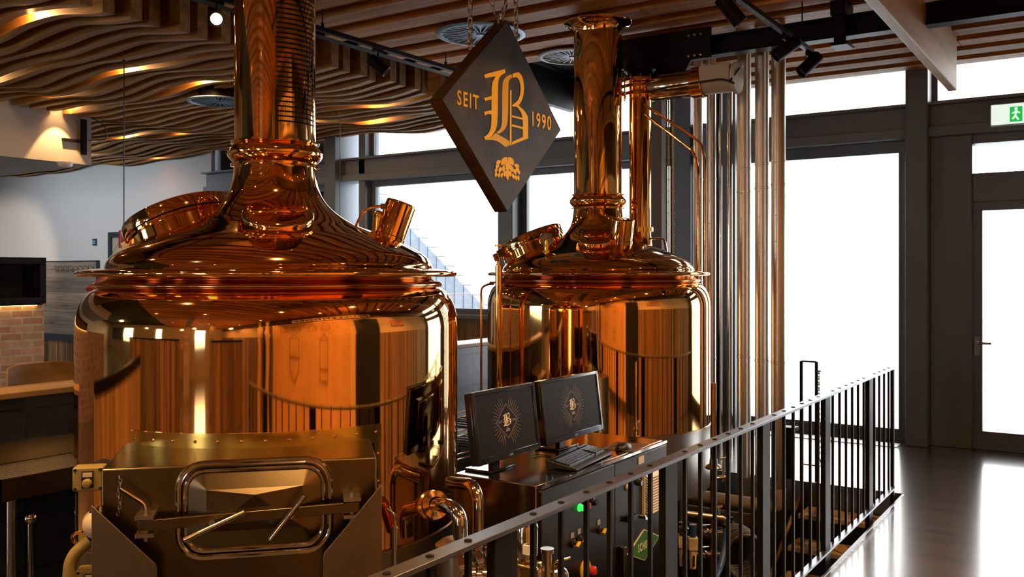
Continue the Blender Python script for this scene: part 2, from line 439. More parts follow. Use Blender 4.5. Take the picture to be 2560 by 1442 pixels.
# board ceiling over the brewing area: boards along x in two alternating heights, nail heads as dark dots
ce = MB()
y = -9.1
while y < 9.3:
    for low in (True, False):
        yy0, yy1, z, th = (y, y + .205, CZ, .055) if low else (y + .215, y + .335, CZ + .040, .03)
        if yy1 > 9.5: continue
        x0 = -5.4 - rnd.uniform(0, .01)
        while x0 < RX:
            x1 = min(RX, x0 + rnd.uniform(1.8, 3.8))
            if x0 < -4.0 and y > 7.2: x0 = max(x0, -4.0); x1 = max(x1, x0 + .3)
            ce.box(x0, x1 - .005, yy0, yy1, z, z + th)
            if y > 1.2 and low:
                xx = x0 + .10
                while xx < x1 - .05:
                    for q in (.05, .155): ce.cyl((xx, yy0 + q, z - .0015), (xx, yy0 + q, z + .002), .0095, n=6, mi=1)
                    xx += .72
            elif y > 1.2:
                xx = x0 + .10
                while xx < x1 - .05: ce.cyl((xx, yy0 + .06, z - .0015), (xx, yy0 + .06, z + .002), .0095, n=6, mi=1); xx += .72
            x0 = x1
    y += .38
struct('ceiling', ce, [CEILW, BLACKP], at=(0, 0, CZ), flat=True)
cv = MB(); cv.box(-19.2, RX + .2, -9.3, 9.9, 4.05, 4.15); cv.box(-5.4, RX, -9.2, 7.4, CZ + .14, CZ + .16); cv.box(-4.0, RX, 7.4, 9.6, CZ + .14, CZ + .16)
struct('ceiling_void', cv, VOID, at=(0, 0, 4.05))
bb = MB(); bb.box(-5.50, -5.41, -9.1, 9.5, CZ - .0, 4.0)
tag(bb.build('ceiling_beam', BLACKM), 'long black steel beam dividing the board ceiling from the wavy slats', 'beam', kind='structure')

# window wall -----------------------------------------------------------
wwl = MB(); wwl.box(-19.2, -12.3, WY, WY + .25, 0, 4.05); struct('wall_north', wwl, PLASTER)
wtop = MB(); wtop.box(-12.3, RX, WY - .06, WY + .25, 3.78, 4.05); struct('trim_3', wtop, FRAMEM)
sill = MB(); sill.box(-12.3, -4.15, WY - .02, WY + .22, 0, 1.07); struct('wall_under_windows', sill, WALLW, at=(-8, WY, 0))
sl = MB(); sl.box(-12.3, -4.15, WY - .14, WY + .22, 1.07, 1.12); struct('trim_4', sl, FRAMEM, bevel=.006)
tr = MB(); tr.box(-12.3, RX, WY - .16, WY + .16, 2.965, 3.06); tr.box(-12.3, RX, WY - .10, WY + .16, 3.06, 3.285); tr.box(-12.3, RX, WY - .20, WY + .16, 3.262, 3.29)
struct('trim_5', tr, BEAMGREY, at=(-4, WY, 2.96), bevel=.006)
for i, (x0, x1, y0, y1, z0) in enumerate(((-9.42, -9.22, 9.30, 9.8, 0), (-8.95, -8.83, 9.50, 9.8, 0), (-6.50, -6.28, 9.42, 9.8, 1.12), (-4.16, -3.92, 9.42, 9.8, 0), (-1.70, -1.50, 9.36, 9.8, 0))):
    c = MB(); c.box(x0, x1, y0, y1, z0, 3.78); struct('column_%d' % (i + 1), c, FRAMEM if i != 1 else BEAMGREY, bevel=.008)


def glazing(n, x0, x1, z0, z1, y=9.68, fw=.06, name='window', cross=()):
    fr = MB()
    fr.box(x0, x1, y - .04, y + .04, z0, z0 + fw); fr.box(x0, x1, y - .04, y + .04, z1 - fw, z1)
    fr.box(x0, x0 + fw, y - .04, y + .04, z0 + fw, z1 - fw); fr.box(x1 - fw, x1, y - .04, y + .04, z0 + fw, z1 - fw)
    for cx in cross: fr.box(cx - .035, cx + .035, y - .04, y + .04, z0 + fw, z1 - fw)
    o = struct('%s_%d' % (name, n), fr, FRAMEM)
    g = MB(); g.box(x0 + fw * .6, x1 - fw * .6, y - .006, y + .006, z0 + fw * .6, z1 - fw * .6); g.build('pane', GLASS, o)
    return o


wi = 1
for x0, x1, z0, cr in ((-12.3, -9.42, 1.12, (-11.65, -9.75)), (-8.83, -6.50, 1.12, ()), (-6.28, -4.16, 1.12, ()), (-3.92, -1.70, .0, ())):
    glazing(wi, x0, x1, z0, 2.965, fw=.075 if z0 else .11, cross=cr); wi += 1
    glazing(wi, x0, x1, 3.29, 3.78, fw=.045, cross=cr); wi += 1
glazing(wi, -1.50, RX, 3.29, 3.78, fw=.045); wi += 1

# glazed entrance door beside the pit
dfr = MB()
dfr.box(-1.50, -1.14, 9.52, 9.76, 0, 2.965); dfr.box(1.0, RX, 9.52, 9.76, 0, 2.965)
dfr.box(-1.14, 1.0, 9.54, 9.74, 2.33, 2.60); dfr.box(-1.14, 1.0, 9.54, 9.74, 2.88, 2.965); dfr.box(-1.14, 1.0, 9.54, 9.74, 0, .05)
d = struct('door_1', dfr, FRAMEM, bevel=.006)
lf = MB(); lf.box(-1.14, -1.06, 9.58, 9.66, .05, 2.33); lf.box(.92, 1.0, 9.58, 9.66, .05, 2.33); lf.box(-1.06, .92, 9.58, 9.66, .05, .17); lf.box(-1.06, .92, 9.58, 9.66, 2.25, 2.33)
lf.build('door_leaf', FRAMEM, d)
g = MB(); g.box(-1.06, .92, 9.61, 9.62, .17, 2.25); g.build('pane', GLASS, d)
g = MB(); g.box(-1.14, 1.0, 9.63, 9.64, 2.60, 2.88); g.build('transom_pane', GLASS, d)
h = MB(); h.cyl((-1.10, 9.58, 1.0), (-1.10, 9.52, 1.0), .012, n=12); h.cyl((-1.10, 9.53, 1.0), (-.98, 9.53, 1.0), .011, n=12); h.box(-1.125, -1.075, 9.565, 9.58, .88, 1.06)
h.build('door_handle', CHROME, d)
gr = MB(); gr.box(-3.9, -1.75, 9.22, 9.42, 0, .006); struct('trim_6', gr, PERF)

# side and rear walls, seen in the polished copper -----------------------------
wr = MB(); wr.box(RX, RX + .2, -9.2, 9.9, 1.45, 2.88); struct('wall_east', wr, PLASTERW)
wr2 = MB(); wr2.box(RX - .02, RX + .2, -9.2, 9.9, 2.88, 4.05); struct('wall_east_upper', wr2, mat('dark_stained_timber', (.07, .035, .016), .5, var=.4, vscale=6., stretch=(1, .2, 3)), at=(RX, 0, 2.88))
wb = MB(); yy = -9.2
while yy < 9.6:
    d_ = rnd.uniform(.10, .22); wb.box(RX - rnd.uniform(.01, .035), RX + .2, yy, min(yy + d_ - .004, 9.6), .0, 1.45); yy += d_
struct('wainscot_east', wb, WALLW, at=(RX, 0, 0), flat=True)
ws = MB(); SWIN = ((-18.5, -11.5), (-7.4, -6.4), (-2.3, -.9))
ws.box(-19.2, RX + .2, -9.4, -9.2, 0, .4); ws.box(-19.2, RX + .2, -9.4, -9.2, 3.2, 4.05)
for x0, x1 in zip([-19.2] + [q[1] for q in SWIN], [q[0] for q in SWIN] + [RX + .2]): ws.box(x0, x1, -9.4, -9.2, .4, 3.2)
struct('wall_south', ws, PLASTERW)
for x0, x1 in SWIN:
    glazing(wi, x0, x1, .4, 3.2, y=-9.3, fw=.09); wi += 1
wl_ = MB(); wl_.box(-19.4, -19.2, -9.4, 9.9, 0, 4.05); struct('wall_west', wl_, PLASTER)

# plastered bulkhead over the bar
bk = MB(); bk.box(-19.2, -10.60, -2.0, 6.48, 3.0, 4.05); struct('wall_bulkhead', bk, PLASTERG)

# outside: paving and the boarded gable across the yard
pv = MB(); pv.box(-40, 40, 9.9, 60, -.12, -.02); struct('ground_outside', pv, PAVE, at=(0, 9.9, 0))
pv2 = MB(); pv2.box(-40, 40, -40, -9.4, -.12, -.02); struct('ground_rear', pv2, PAVE, at=(0, -9.4, 0))
gb = MB()
gb.prism([(-26, 14, -.02), (-8.95, 14, -.02), (-9.0, 14, .10), (-9.86, 14, .93), (-12.8, 14, 3.42), (-14.1, 14, 4.55), (-18, 14, 7.9), (-26, 14, 7.9)], (0, .3, 0))
tag(gb.build('boarded_gable', EXTB, at=(-12, 14, 0)), 'pale grey boarded gable wall with a slanting roof edge outside the windows', 'building')

# wavy slats over the taproom: every slat its own board, cut ends in line by the black beam
sy_ = .205
lights_px = ((215, 18), (310, 182), (497, 214), (150, 238), (172, 276), (450, 333), (1040, 240), (915, 294), (372, 392))
n_s = 0
for i in range(42):
    y = 1.17 + sy_ * i
    if y > 9.45: break
    endz = .0 if i % 5 else .05
    poly_t = []; poly_b = []
    x = -6.08 - (.0, .05, .02, .09)[i % 4]; x1 = -10.55 if y < 6.5 else -18.6
    N = 40 if x1 > -12 else 64
    for k in range(N + 1):
        xx = x + (x1 - x) * k / N
        zb = 3.58 + .032 * math.sin(xx * 2.0 + y * .8) + .022 * math.sin(xx * 3.7 - y * 1.2 + (i % 3) * .5) + .003 * math.sin(xx * 9 + i * 2.3)
        poly_b.append((xx, zb)); poly_t.append((xx, 3.86))
    t = .095; mb = MB(); b0 = 0
    vs = []
    for (xx, zb), (_, zt) in zip(poly_b, poly_t):
        vs += [(xx, y, zb), (xx, y + t, zb + .006), (xx, y + t, zt), (xx, y, zt)]
    fs = [(4 * k + a, 4 * k + (a + 1) % 4, 4 * k + 4 + (a + 1) % 4, 4 * k + 4 + a) for k in range(N) for a in range(4)] + [(3, 2, 1, 0), (4 * N, 4 * N + 1, 4 * N + 2, 4 * N + 3)]
    mb.add(vs, fs)
    tag(mb.build('ceiling_slat', SLATW, sharp=50), 'wavy-edged wooden slat hanging in the row under the dark taproom ceiling', 'slat', 'wavy wooden ceiling slats over the taproom')
    n_s += 1


def slat_lamp(x, y, powr, lab):
    """small can lamp sitting in a gap between two slats"""
    i = round((y - 1.17 - .095 - .055) / sy_); y = 1.17 + sy_ * i + .095 + .055
    t = thing('recessed_lamp', lab, 'lamp', (x, y, 3.66), 'small lamps between the wavy slats')
    c = MB(); c.cyl((x, y, 3.70), (x, y, 4.05), .045, n=16); c.build('lamp_body', BLACKM, t)
    c = MB(); c.cyl((x, y, 3.694), (x, y, 3.70), .036, n=16); c.build('lens', LAMPON, t)
    p = point_light('lamp_light', (0, 0, 0), powr, r=.025); p.parent = t


for px, py in lights_px:
    p = on_z(px, py, 3.60); slat_lamp(min(p.x, -7.0), p.y, 3.5 if p.x < -9.5 else 20, 'small warm can lamp glowing between the wavy ceiling slats')
for x, y in ((-8.2, 3.1), (-9.6, 4.6), (-8.9, 8.2), (-11.8, 7.6), (-14.2, 8.3)):
    slat_lamp(x, y, 18, 'small warm can lamp glowing between the wavy ceiling slats')

# downlights in the board ceiling behind and beside the viewer, mirrored as stars in the copper
dl = None
for i, (x, y) in enumerate(((-5.3, 1.2), (-3.6, .6), (-5.0, -1.6), (-2.6, -1.2), (-.6, .8), (.5, 1.8), (.4, -1.4), (.6, -4.0), (-1.6, -4.6), (.2, -6.4), (-4.4, -4.6), (.5, 4.4), (-.3, 3.2), (.5, 6.8), (-2.2, 2.0), (-.2, 5.6))):
    if dl is None:
        dl = thing('ceiling_downlight', 'small round downlight set in the board ceiling', 'lamp', (x, y, CZ - .02), 'downlights in the board ceiling'); dlo = dl
        c = MB(); c.lathe([(.045, 0.0), (.06, 0), (.06, .02), (.045, .02)], (x, y, CZ - .02), n=24); c.build('lamp_ring', BLACKM, dl)
        c = MB(); c.cyl((x, y, CZ - .004), (x, y, CZ), .045, n=20); c.build('lens', LAMPON, dl)
    else:
        dup(dl, (x, y, CZ - .02))
    spot_light('downlight_beam', (x, y, CZ - .05), (x, y, 0), 230, 110, .9, r=.03)
    if (x, y) == (-.3, 3.2): spot_light('downlight_beam', (x, y, CZ - .08), (1.0, 2.0, 3.1), 90, 110, .8, r=.03)  # extra beam added at this lamp to brighten the lettered board
    if (x, y) == (.5, 4.4): spot_light('downlight_beam', (x, y, CZ - .05), (-2.75, 4.2, 2.5), 190, 26, .8, r=.03)

# opal globe pendants added behind the viewer as warm fill for the ceiling
gl = None
GLOBE = mat('lit_opal_glass', (1, .85, .6), .3, emit=14., ecol=(1., .66, .32))
for x, y in ((-2.6, -4.2), (-.4, -3.2), (-7.2, -1.5), (-7.0, -5.5), (-.6, -7.0), (-3.6, -6.0)):
    if gl is None:
        gl = thing('added_globe_lamp', 'unseen opal globe lamp added over the dining area as warm fill', 'lamp', (x, y, 2.55), 'added opal globe fill lamps over the dining area')
        c = MB(); c.ball((x, y, 2.62), .07, 20); c.build('globe', GLOBE, gl)
        c = MB(); c.cyl((x, y, 2.68), (x, y, CZ + .03), .004, n=6); c.cyl((x, y, 2.67), (x, y, 2.72), .03, n=14); c.build('cord', BLACKP, gl)
    else: dup(gl, (x, y, 2.55))
    point_light('globe_fill_light', (x, y, 2.62), 80, (1., .62, .30), r=.08)

# ---------------------------------------------------------------- the two copper kettles
V1 = Vector((-3.307, 2.946, 0)); V2 = Vector((-3.366, 6.25, 0))
TOCAM1 = Vector((.746, -.666, 0)); RT1 = Vector((.666, .746, 0))
TOCAM2 = Vector((.474, -.880, 0)); RT2 = Vector((.880, .474, 0))
DOME = [(.742, 1.672), (.733, 1.70), (.705, 1.735), (.655, 1.768), (.563, 1.812), (.462, 1.850), (.372, 1.886), (.305, 1.924), (.252, 1.968), (.216, 2.018), (.198, 2.075), (.190, 2.13), (.187, 2.172)]
DP = smoothprof(DOME, 6)


def dome_z(r):
    for (r0, z0), (r1, z1) in zip(DP, DP[1:]):
        if r1 <= r <= r0: return z0 + (z1 - z0) * (r0 - r) / max(r0 - r1, 1e-6)
    return 1.7


def cup(root, c, az, r, lean, rad, length, name='sight_cup', rim=True):
    """copper cup standing on the dome: lathe about a leaning axis"""
    az = az.normalized(); base = c + az * r; base.z = dome_z(r); ax = (az * math.sin(lean) + UP * math.cos(lean)).normalized()
    m = MB(); pr = [(rad * 1.04, -.10), (rad * 1.04, .012), (rad, .016), (rad, length - .012), (rad * .985, length - .004), (rad * .95, length), (rad * .3, length + .003), (1e-4, length + .003)]
    m.lathe(pr, base, ax, n=48); o = m.build(name, COPPER, root)
    return base, ax, o


def kettle(c, name, label, stack_top):
    t = thing(name, label, 'kettle', (c.x, c.y, PZ))
    b = MB()
    sh = [(.842, .52), (.858, .53), (.858, .535), (.858, .56), (.858, 1.36), (.858, 1.385), (.858, 1.40)] + [(.758 + .10 * math.cos(a), 1.40 + .185 * math.sin(a)) for a in [PI / 2 * k / 14 for k in range(1, 15)]] + [(.752, 1.588)]
    b.lathe(sh, c, n=160); b.build('kettle_wall', COPPER, t, sharp=60)
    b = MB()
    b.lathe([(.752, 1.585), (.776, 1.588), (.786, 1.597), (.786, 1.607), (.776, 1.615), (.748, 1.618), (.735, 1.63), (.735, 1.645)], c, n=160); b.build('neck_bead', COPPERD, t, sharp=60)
    b = MB()
    fl_ = [(.72, 1.640), (.80, 1.643), (.835, 1.642), (.846, 1.638), (.853, 1.643), (.856, 1.652), (.852, 1.661), (.843, 1.665), (.80, 1.670), (.742, 1.676), (.72, 1.676)]
    b.lathe(fl_, c, n=160); b.build('rim_flange', COPPER, t, sharp=70)
    b = MB(); b.lathe(DP, c, n=144); b.build('dome', COPPER, t, sharp=80)
    b = MB(); b.lathe([(.187, 2.165)] + [(.190 + .030 * math.sin(PI * k / 12), 2.170 + .085 * k / 12) for k in range(13)] + [(.187, 2.26)], c, n=72)
    b.lathe([(.19, 2.150), (.205, 2.153), (.205, 2.163), (.19, 2.168)], c, n=72); b.lathe([(.19, 2.256), (.203, 2.259), (.203, 2.268), (.187, 2.272)], c, n=72)
    b.build('collar', COPPER, t, sharp=60)
    b = MB(); b.lathe([(.186, 2.25), (.186, 2.3), (.186, stack_top - .05), (.186, stack_top)], c, n=72); b.build('stack', COPPER, t)
    b = MB(); b.lathe([(.186, stack_top - .09), (.192, stack_top - .05), (.215, stack_top - .025), (.25, stack_top - .012), (.262, stack_top - .008), (.266, stack_top), (.186, stack_top)], c, n=72); b.build('ceiling_collar', COPPER, t, sharp=60)
    b = MB(); b.lathe([(.83, .06), (.853, .06), (.853, .065), (.853, .515), (.853, .522), (.83, .522)], c, n=120); b.build('steel_skirt', STEEL, t)
    b = MB(); b.lathe([(.83, .075), (.3, -.05), (.0001, -.06)], c, n=64); b.build('underside', STEEL, t)
    for k in range(4):
        a = PI / 4 + k * PI / 2; p = c + Vector((math.cos(a), math.sin(a), 0)) * .70
        b = MB(); b.cyl((p.x, p.y, PZ + .03), (p.x, p.y, .07), .045, n=20); b.cyl((p.x, p.y, PZ), (p.x, p.y, PZ + .03), .07, n=20); b.build('leg', STEEL, t)
    # manhole with hinged lid, leaning out of the dome
    az = Vector((-.97, -.24, 0)).normalized(); side = Vector((-az.y, az.x, 0)); lean = math.radians(24)
    ax = (az * math.sin(lean) + UP * math.cos(lean)).normalized(); base = c + az * .50; base.z = 1.80
    b = MB(); b.lathe([(.262, -.10), (.256, .075), (.268, .078), (.268, .09)], base, ax, n=64); b.build('manhole_ring', COPPER, t)
    b = MB(); b.lathe([(.262, .092), (.272, .095), (.274, .145), (.268, .155), (.24, .160), (.10, .168), (1e-4, .170)], base, ax, n=64); lid = b.build('manhole_lid', COPPER, t)
    u = (side * .85 + (ax.cross(side)) * .5).normalized()
    outv = -(ax.cross(side)).normalized()
    if outv.dot(az) < 0: outv = -outv
    if stack_top == CZ: outv = (outv + TOCAM2 * .75).normalized(); side = ax.cross(outv).normalized()
    e = base + ax * .12 + outv * .275
    b = MB()
    for s_ in (-.05, .05): b.obox(e + side * s_ + outv * .02, outv, side, ax, .035, .010, .03)
    b.tube(rounded([e + outv * .03 - side * .05, e + outv * .05 + side * .02 - ax * .03, e + outv * .10 - ax * .10 + side * .03], .02), .011, n=12)
    b.build('lid_clamp', COPPER2, lid)
    return t


k1 = kettle(V1, 'copper_kettle', 'large copper brew kettle with slotted stack and steel hatch box facing the railing', CZ + .02)
k2 = kettle(V2, 'copper_kettle', 'copper brew kettle behind the two monitors with a pressure gauge on its dome', CZ)

# near kettle: slotted panel on the stack, seams
b = MB(); a_c = math.atan2(TOCAM1.y, TOCAM1.x)
for i in range(42):
    z = 2.345 + .0222 * i + (.0)
    b.lathe([(.1855, z - .0034), (.1878, z - .0034), (.1878, z + .0034), (.1855, z + .0034)], V1, n=22, a0=a_c + .02, a1=a_c + 1.22, ref=(1, 0, 0))
b.build('vent_slot_panel', BLACKM, k1)
b = MB()
for a in (-.02, -.28): b.lathe([(.186, 2.27), (.1895, 2.27), (.1895, CZ), (.186, CZ)], V1, n=1, a0=a_c + a, a1=a_c + a + .014, ref=(1, 0, 0))
b.build('stack_seam', COPPER2, k1)
base, ax, o_ = cup(k1, V1, RT1, .535, .34, .074, .185)
p = base + ax * .165 - RT1 * .075
b = MB(); b.tube(rounded([p + RT1 * .02, p - RT1 * .045, p - RT1 * .10 - UP * .02, base - RT1 * .17 + UP * .045, base - RT1 * .155 - UP * .02], .05), .0065, n=10); b.build('vent_tube', COPPER2, k1)
b = MB(); b.cyl(p + RT1 * .03, p - RT1 * .02, .014, n=6); b.cyl(base + ax * .03 - RT1 * .07, base + ax * .12 - RT1 * .092, .022, n=16); b.ball(base + ax * .12 - RT1 * .092, .024); b.build('cup_fitting', BRASS, k1)


def boss(root, c, az, r, lean, rad):
    az = az.normalized(); base = c + az * r; base.z = dome_z(r) - .015; ax = (az * math.sin(lean) + UP * math.cos(lean)).normalized()
    b = MB(); pr = [(rad, -.12), (rad, .03)] + [(rad - .035 * (1 - math.cos(q)), .03 + .035 * math.sin(q)) for q in [PI / 2 * k / 8 for k in range(1, 9)]] + [(.05, .074), (1e-4, .075)]
    pr = [(r_, h_ * .8) if h_ > 0 else (r_, h_) for r_, h_ in pr]
    b.lathe(pr, base, ax, n=72); b.build('inspection_cover', COPPER, root, sharp=60)


boss(k1, V1, TOCAM1 + RT1 * .03, .35, .46, .155)
boss(k2, V2, TOCAM2 - RT2 * .05, .34, .46, .13)
cup(k2, V2, TOCAM2 * .85 + RT2 * .45, .36, .22, .086, .17)
# far kettle: pressure gauge on its brass stem
g0 = V2 + TOCAM2 * .44 - RT2 * .375; g0.z = dome_z(.58); gc = g0.copy(); gc.z = 1.905
b = MB(); b.cyl(g0 - UP * .02, g0 + UP * .09, .017, n=16); b.cyl(g0 + UP * .09, gc, .010, n=12); b.cyl(g0 + UP * .0, g0 + UP * .02, .028, n=6); b.cyl(g0 + UP * .045, g0 + UP * .06, .024, n=6); b.build('gauge_stem', BRASS, k2)
b = MB(); gd = (TOCAM2 + RT2 * .35).normalized(); b.lathe([(1e-4, -.05), (.045, -.05), (.052, -.03), (.052, .012), (.046, .014), (.046, .006)], gc, gd, n=40); gb_ = b.build('gauge', BRASS, k2)
b = MB(); b.cyl(gc + gd * .004, gc + gd * .006, .046, n=40); b.build('gauge_dial', WHITE, gb_)
b = MB(); gs = UP.cross(gd).normalized(); b.bar(gc + gd * .008 - gs * .02 - UP * .01, gc + gd * .008 + gs * .026 + UP * .018, (gs - UP) * .0012, gd * .0008)
for k in range(11):
    q = math.radians(-40 + 26 * k); dr = gs * math.cos(q) + UP * math.sin(q); b.bar(gc + gd * .0065 + dr * .034, gc + gd * .0065 + dr * .042, dr.cross(gd) * .0012, gd * .0005)
b.build('gauge_needle', BLACKP, gb_)

# second slim vapour column rising from the far dome, with its bolted flanges
sc = V2 + RT2 * .335 - TOCAM2 * .17
b = MB(); b.lathe([(.150, -.06), (.125, -.005), (.108, .03), (.095, .08), (.086, .16), (.086, 1.36)], (sc.x, sc.y, 1.80), n=48); b.build('vapour_column', COPPER, k2, sharp=60)
b = MB(); b.lathe([(.086, 1.985), (.104, 1.985), (.104, 2.02), (.086, 2.02)], sc, n=48); fb = b.build('column_flange', BRASS, k2)
for k, z in enumerate((3.055, 3.115, 3.165)):
    b = MB(); b.lathe([(.084, z), (.145, z), (.148, z + .004), (.148, z + .022), (.145, z + .026), (.084, z + .026)], sc, n=48); fo = b.build('column_flange', COPPER2, k2)
b = MB()
for k in range(10):
    q = 2 * PI * k / 10 + .15; p = sc + Vector((math.cos(q), math.sin(q), 0)) * .128
    b.cyl((p.x, p.y, 3.03), (p.x, p.y, 3.215), .006, n=8); b.cyl((p.x, p.y, 3.04), (p.x, p.y, 3.055), .011, n=6); b.cyl((p.x, p.y, 3.191), (p.x, p.y, 3.203), .011, n=6)
b.build('flange_bolts', BRASS, fo)
b = MB(); b.lathe([(.10, 3.19), (.10, 3.24), (.13, 3.26), (.13, 3.34)], sc, n=32); b.build('column_head', BLACKM, k2)
# chrome motor drive lying beside the column head
m0 = Vector((sc.x + .10, sc.y + .02, 3.115))
mx1 = -2.36
b = MB(); b.lathe([(.05, 0), (.105, .0), (.105, .34), (.10, .35)], m0, (1, 0, 0), n=40); b.build('drive_housing', CHROME, k2)
b = MB(); b.lathe([(.112, .34), (.118, .345), (.118, .43), (.112, .435)], m0, (1, 0, 0), n=40); b.build('drive_band', COPPER2, k2)
L_ = mx1 - m0.x
b = MB(); b.lathe([(.1, .42), (.1, L_ - .02)], m0, (1, 0, 0), n=40); b.box(m0.x + .43, m0.x + L_ - .03, m0.y - .112, m0.y - .02, 3.09, 3.21); b.build('drive_motor', CREAM, k2)
b = MB(); b.lathe([(1e-4, L_ + .015), (.06, L_ + .015), (.115, L_ + .005), (.118, L_ - .02), (.1, L_ - .03)], m0, (1, 0, 0), n=40); b.build('drive_end_cap', WHITE, k2)
b = MB(); b.tube(rounded([m0 + Vector((.02, -.11, -.05)), m0 + Vector((.2, -.125, -.03)), m0 + Vector((.62, -.125, -.02)), m0 + Vector((.72, -.13, -.07)), m0 + Vector((L_ - .02, -.13, -.05)), m0 + Vector((L_ + .03, -.05, .06))], .05), .008, n=8); b.build('drive_cable', BLACKP, k2)
# thin copper lines from the column down behind the dome
for q, (dx, dz) in enumerate(((0, 0), (-.055, -.075))):
    a = Vector((sc.x + .06, sc.y - .05, 2.98 + dz)); e = Vector((sc.x + .47 + dx, sc.y + .10, 2.67 + dz))
    b = MB(); b.tube(rounded([a, e, Vector((e.x + .03, e.y, e.z - .12)), Vector((e.x + .03, e.y, .6))], .07), .0105, n=10); b.build('copper_line', COPPER2, k2)
b = MB(); b.tube(rounded([(sc.x + .09, sc.y, 1.93), (sc.x + .20, sc.y + .02, 1.93), (sc.x + .22, sc.y + .02, 1.80)], .04), .009, n=10); b.build('dome_pipe', CHROME, k2)

# copper sight tube in front of the far kettle and its thin line
s0 = at(1247, 690, 6.45)
b = MB(); b.cyl((s0.x, s0.y, .35), (s0.x, s0.y, 1.71), .026, n=24); b.cyl((s0.x, s0.y, 1.845), (s0.x, s0.y, 1.86), .027, n=24); b.build('sight_tube', COPPER, k2)
b = MB(); b.lathe([(.025, 1.71), (.025, 1.845)], s0, n=24); b.build('sight_glass', CLEAR, k2)
b = MB(); b.cyl((s0.x, s0.y, 1.705), (s0.x, s0.y, 1.74), .012, n=16); b.build('sight_float', COPPER2, k2)
q0 = at(1228, 708, 6.6); q1 = at(1203, 722, 6.6)
b = MB(); b.tube(rounded([V2 - RT2 * .70 + TOCAM2 * .35 + UP * 1.60, q0, q1 + UP * .015, Vector((q1.x, q1.y, .5))], .07), .0085, n=10); b.cyl(q0 - RT2 * .012, q0 + RT2 * .02, .013, n=8); b.build('copper_line', COPPER2, k2)

# thin seam lines on the skirts and a round port on the near one
for c_, k_ in ((V1, k1), (V2, k2)):
    b = MB(); b.lathe([(.853, .505), (.860, .507), (.860, .524), (.853, .526)], c_, n=120); b.build('skirt_bead', STEEL, k_)

# ---------------------------------------------------------------- spent-grain hatch box on the near kettle
N1 = Vector((math.cos(math.radians(-41.8 - 1.7)), math.sin(math.radians(-41.8 - 1.7)), 0)); S1 = Vector((-N1.y, N1.x, 0))
HC = V1 - S1 * .075
hx = 1.10        # distance of the front sheet from the kettle axis
hw = .465; zt = .985; zb_ = -.25


def hp(s, z, d=0.):
    """point on the hatch front: s along it, z height, d outward"""
    q = HC + N1 * (hx + d) + S1 * s; q.z = z; return q


b = MB()
fr_ = [hp(-hw, zt), hp(hw, zt), hp(hw, zb_), hp(-hw, zb_)]; bk_ = [p - N1 * .42 for p in fr_]
b.add(fr_ + [p + UP * (.012 if i < 2 else 0) for i, p in enumerate(bk_)], [(0, 1, 2, 3), (7, 6, 5, 4), (0, 4, 5, 1), (1, 5, 6, 2), (2, 6, 7, 3), (3, 7, 4, 0)])
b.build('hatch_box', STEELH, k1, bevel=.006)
b = MB(); b.lathe([(.8585, .975), (.864, .975), (.864, 1.048), (.8585, 1.048)], V1, n=60, a0=math.atan2(N1.y, N1.x) - .645, a1=math.atan2(N1.y, N1.x) + .53, ref=(1, 0, 0))
b.lathe([(.8585, .55), (.864, .55), (.864, .975), (.8585, .975)], V1, n=4, a0=math.atan2(N1.y, N1.x) + .49, a1=math.atan2(N1.y, N1.x) + .53, ref=(1, 0, 0))
bs = b.build('brass_strip', BRASS, k1)
for k in range(16):
    q = math.atan2(N1.y, N1.x) + (-.62 + 1.12 * k / 11 if k < 12 else .512); dv = Vector((math.cos(q), math.sin(q), 0)); p = V1 + dv * .863; p.z = 1.018 if k < 12 else .93 - .11 * (k - 12)
    b = MB(); b.lathe([(.007, 0), (.006, .003), (1e-4, .005)], p, dv, n=10); b.build('rivet', COPPER2, bs)


def rrect(s0, s1, z0, z1, r, n=10):
    out = []
    for cs, cz, a0 in ((s1 - r, z1 - r, 0), (s0 + r, z1 - r, PI / 2), (s0 + r, z0 + r, PI), (s1 - r, z0 + r, 1.5 * PI)):
        for k in range(n + 1):
            a = a0 + PI / 2 * k / n; out.append((cs + r * math.cos(a), cz + r * math.sin(a)))
    return out


ds0, ds1, dz0, dz1 = -.215, .300, .665, .990
b = MB(); pr = rrect(ds0, ds1, dz0, dz1, .085)
b.tube([hp(s, z, .006) for s, z in pr], .011, n=10, closed=True); pr2 = rrect(ds0 + .024, ds1 - .024, dz0 + .024, dz1 - .024, .066)
b.tube([hp(s, z, .012) for s, z in pr2], .009, n=10, closed=True); b.build('door_rim', CHROME, k1)
# pressed door: pyramid-shaped stamping with bulged panels
b = MB(); o1 = pr2; cs0, cs1, cz0, cz1 = ds0 + .095, ds1 - .095, .760, .905
n_ = len(o1); vs = [hp(s, z, .010) for s, z in o1]
inn = []
for s, z in o1:
    si = min(max(s, cs0), cs1); zi = min(max(z, cz0), cz1); inn.append(hp(si, zi, .040))
vs += inn; kc_ = hp((cs0 + cs1) / 2, .885, .058); vs.append(kc_)
fs = [(i, (i + 1) % n_, n_ + (i + 1) % n_, n_ + i) for i in range(n_)] + [(n_ + i, n_ + (i + 1) % n_, 2 * n_) for i in range(n_)]
b.add(vs, fs); hd = b.build('hatch_door', STEELH, k1, sharp=12)
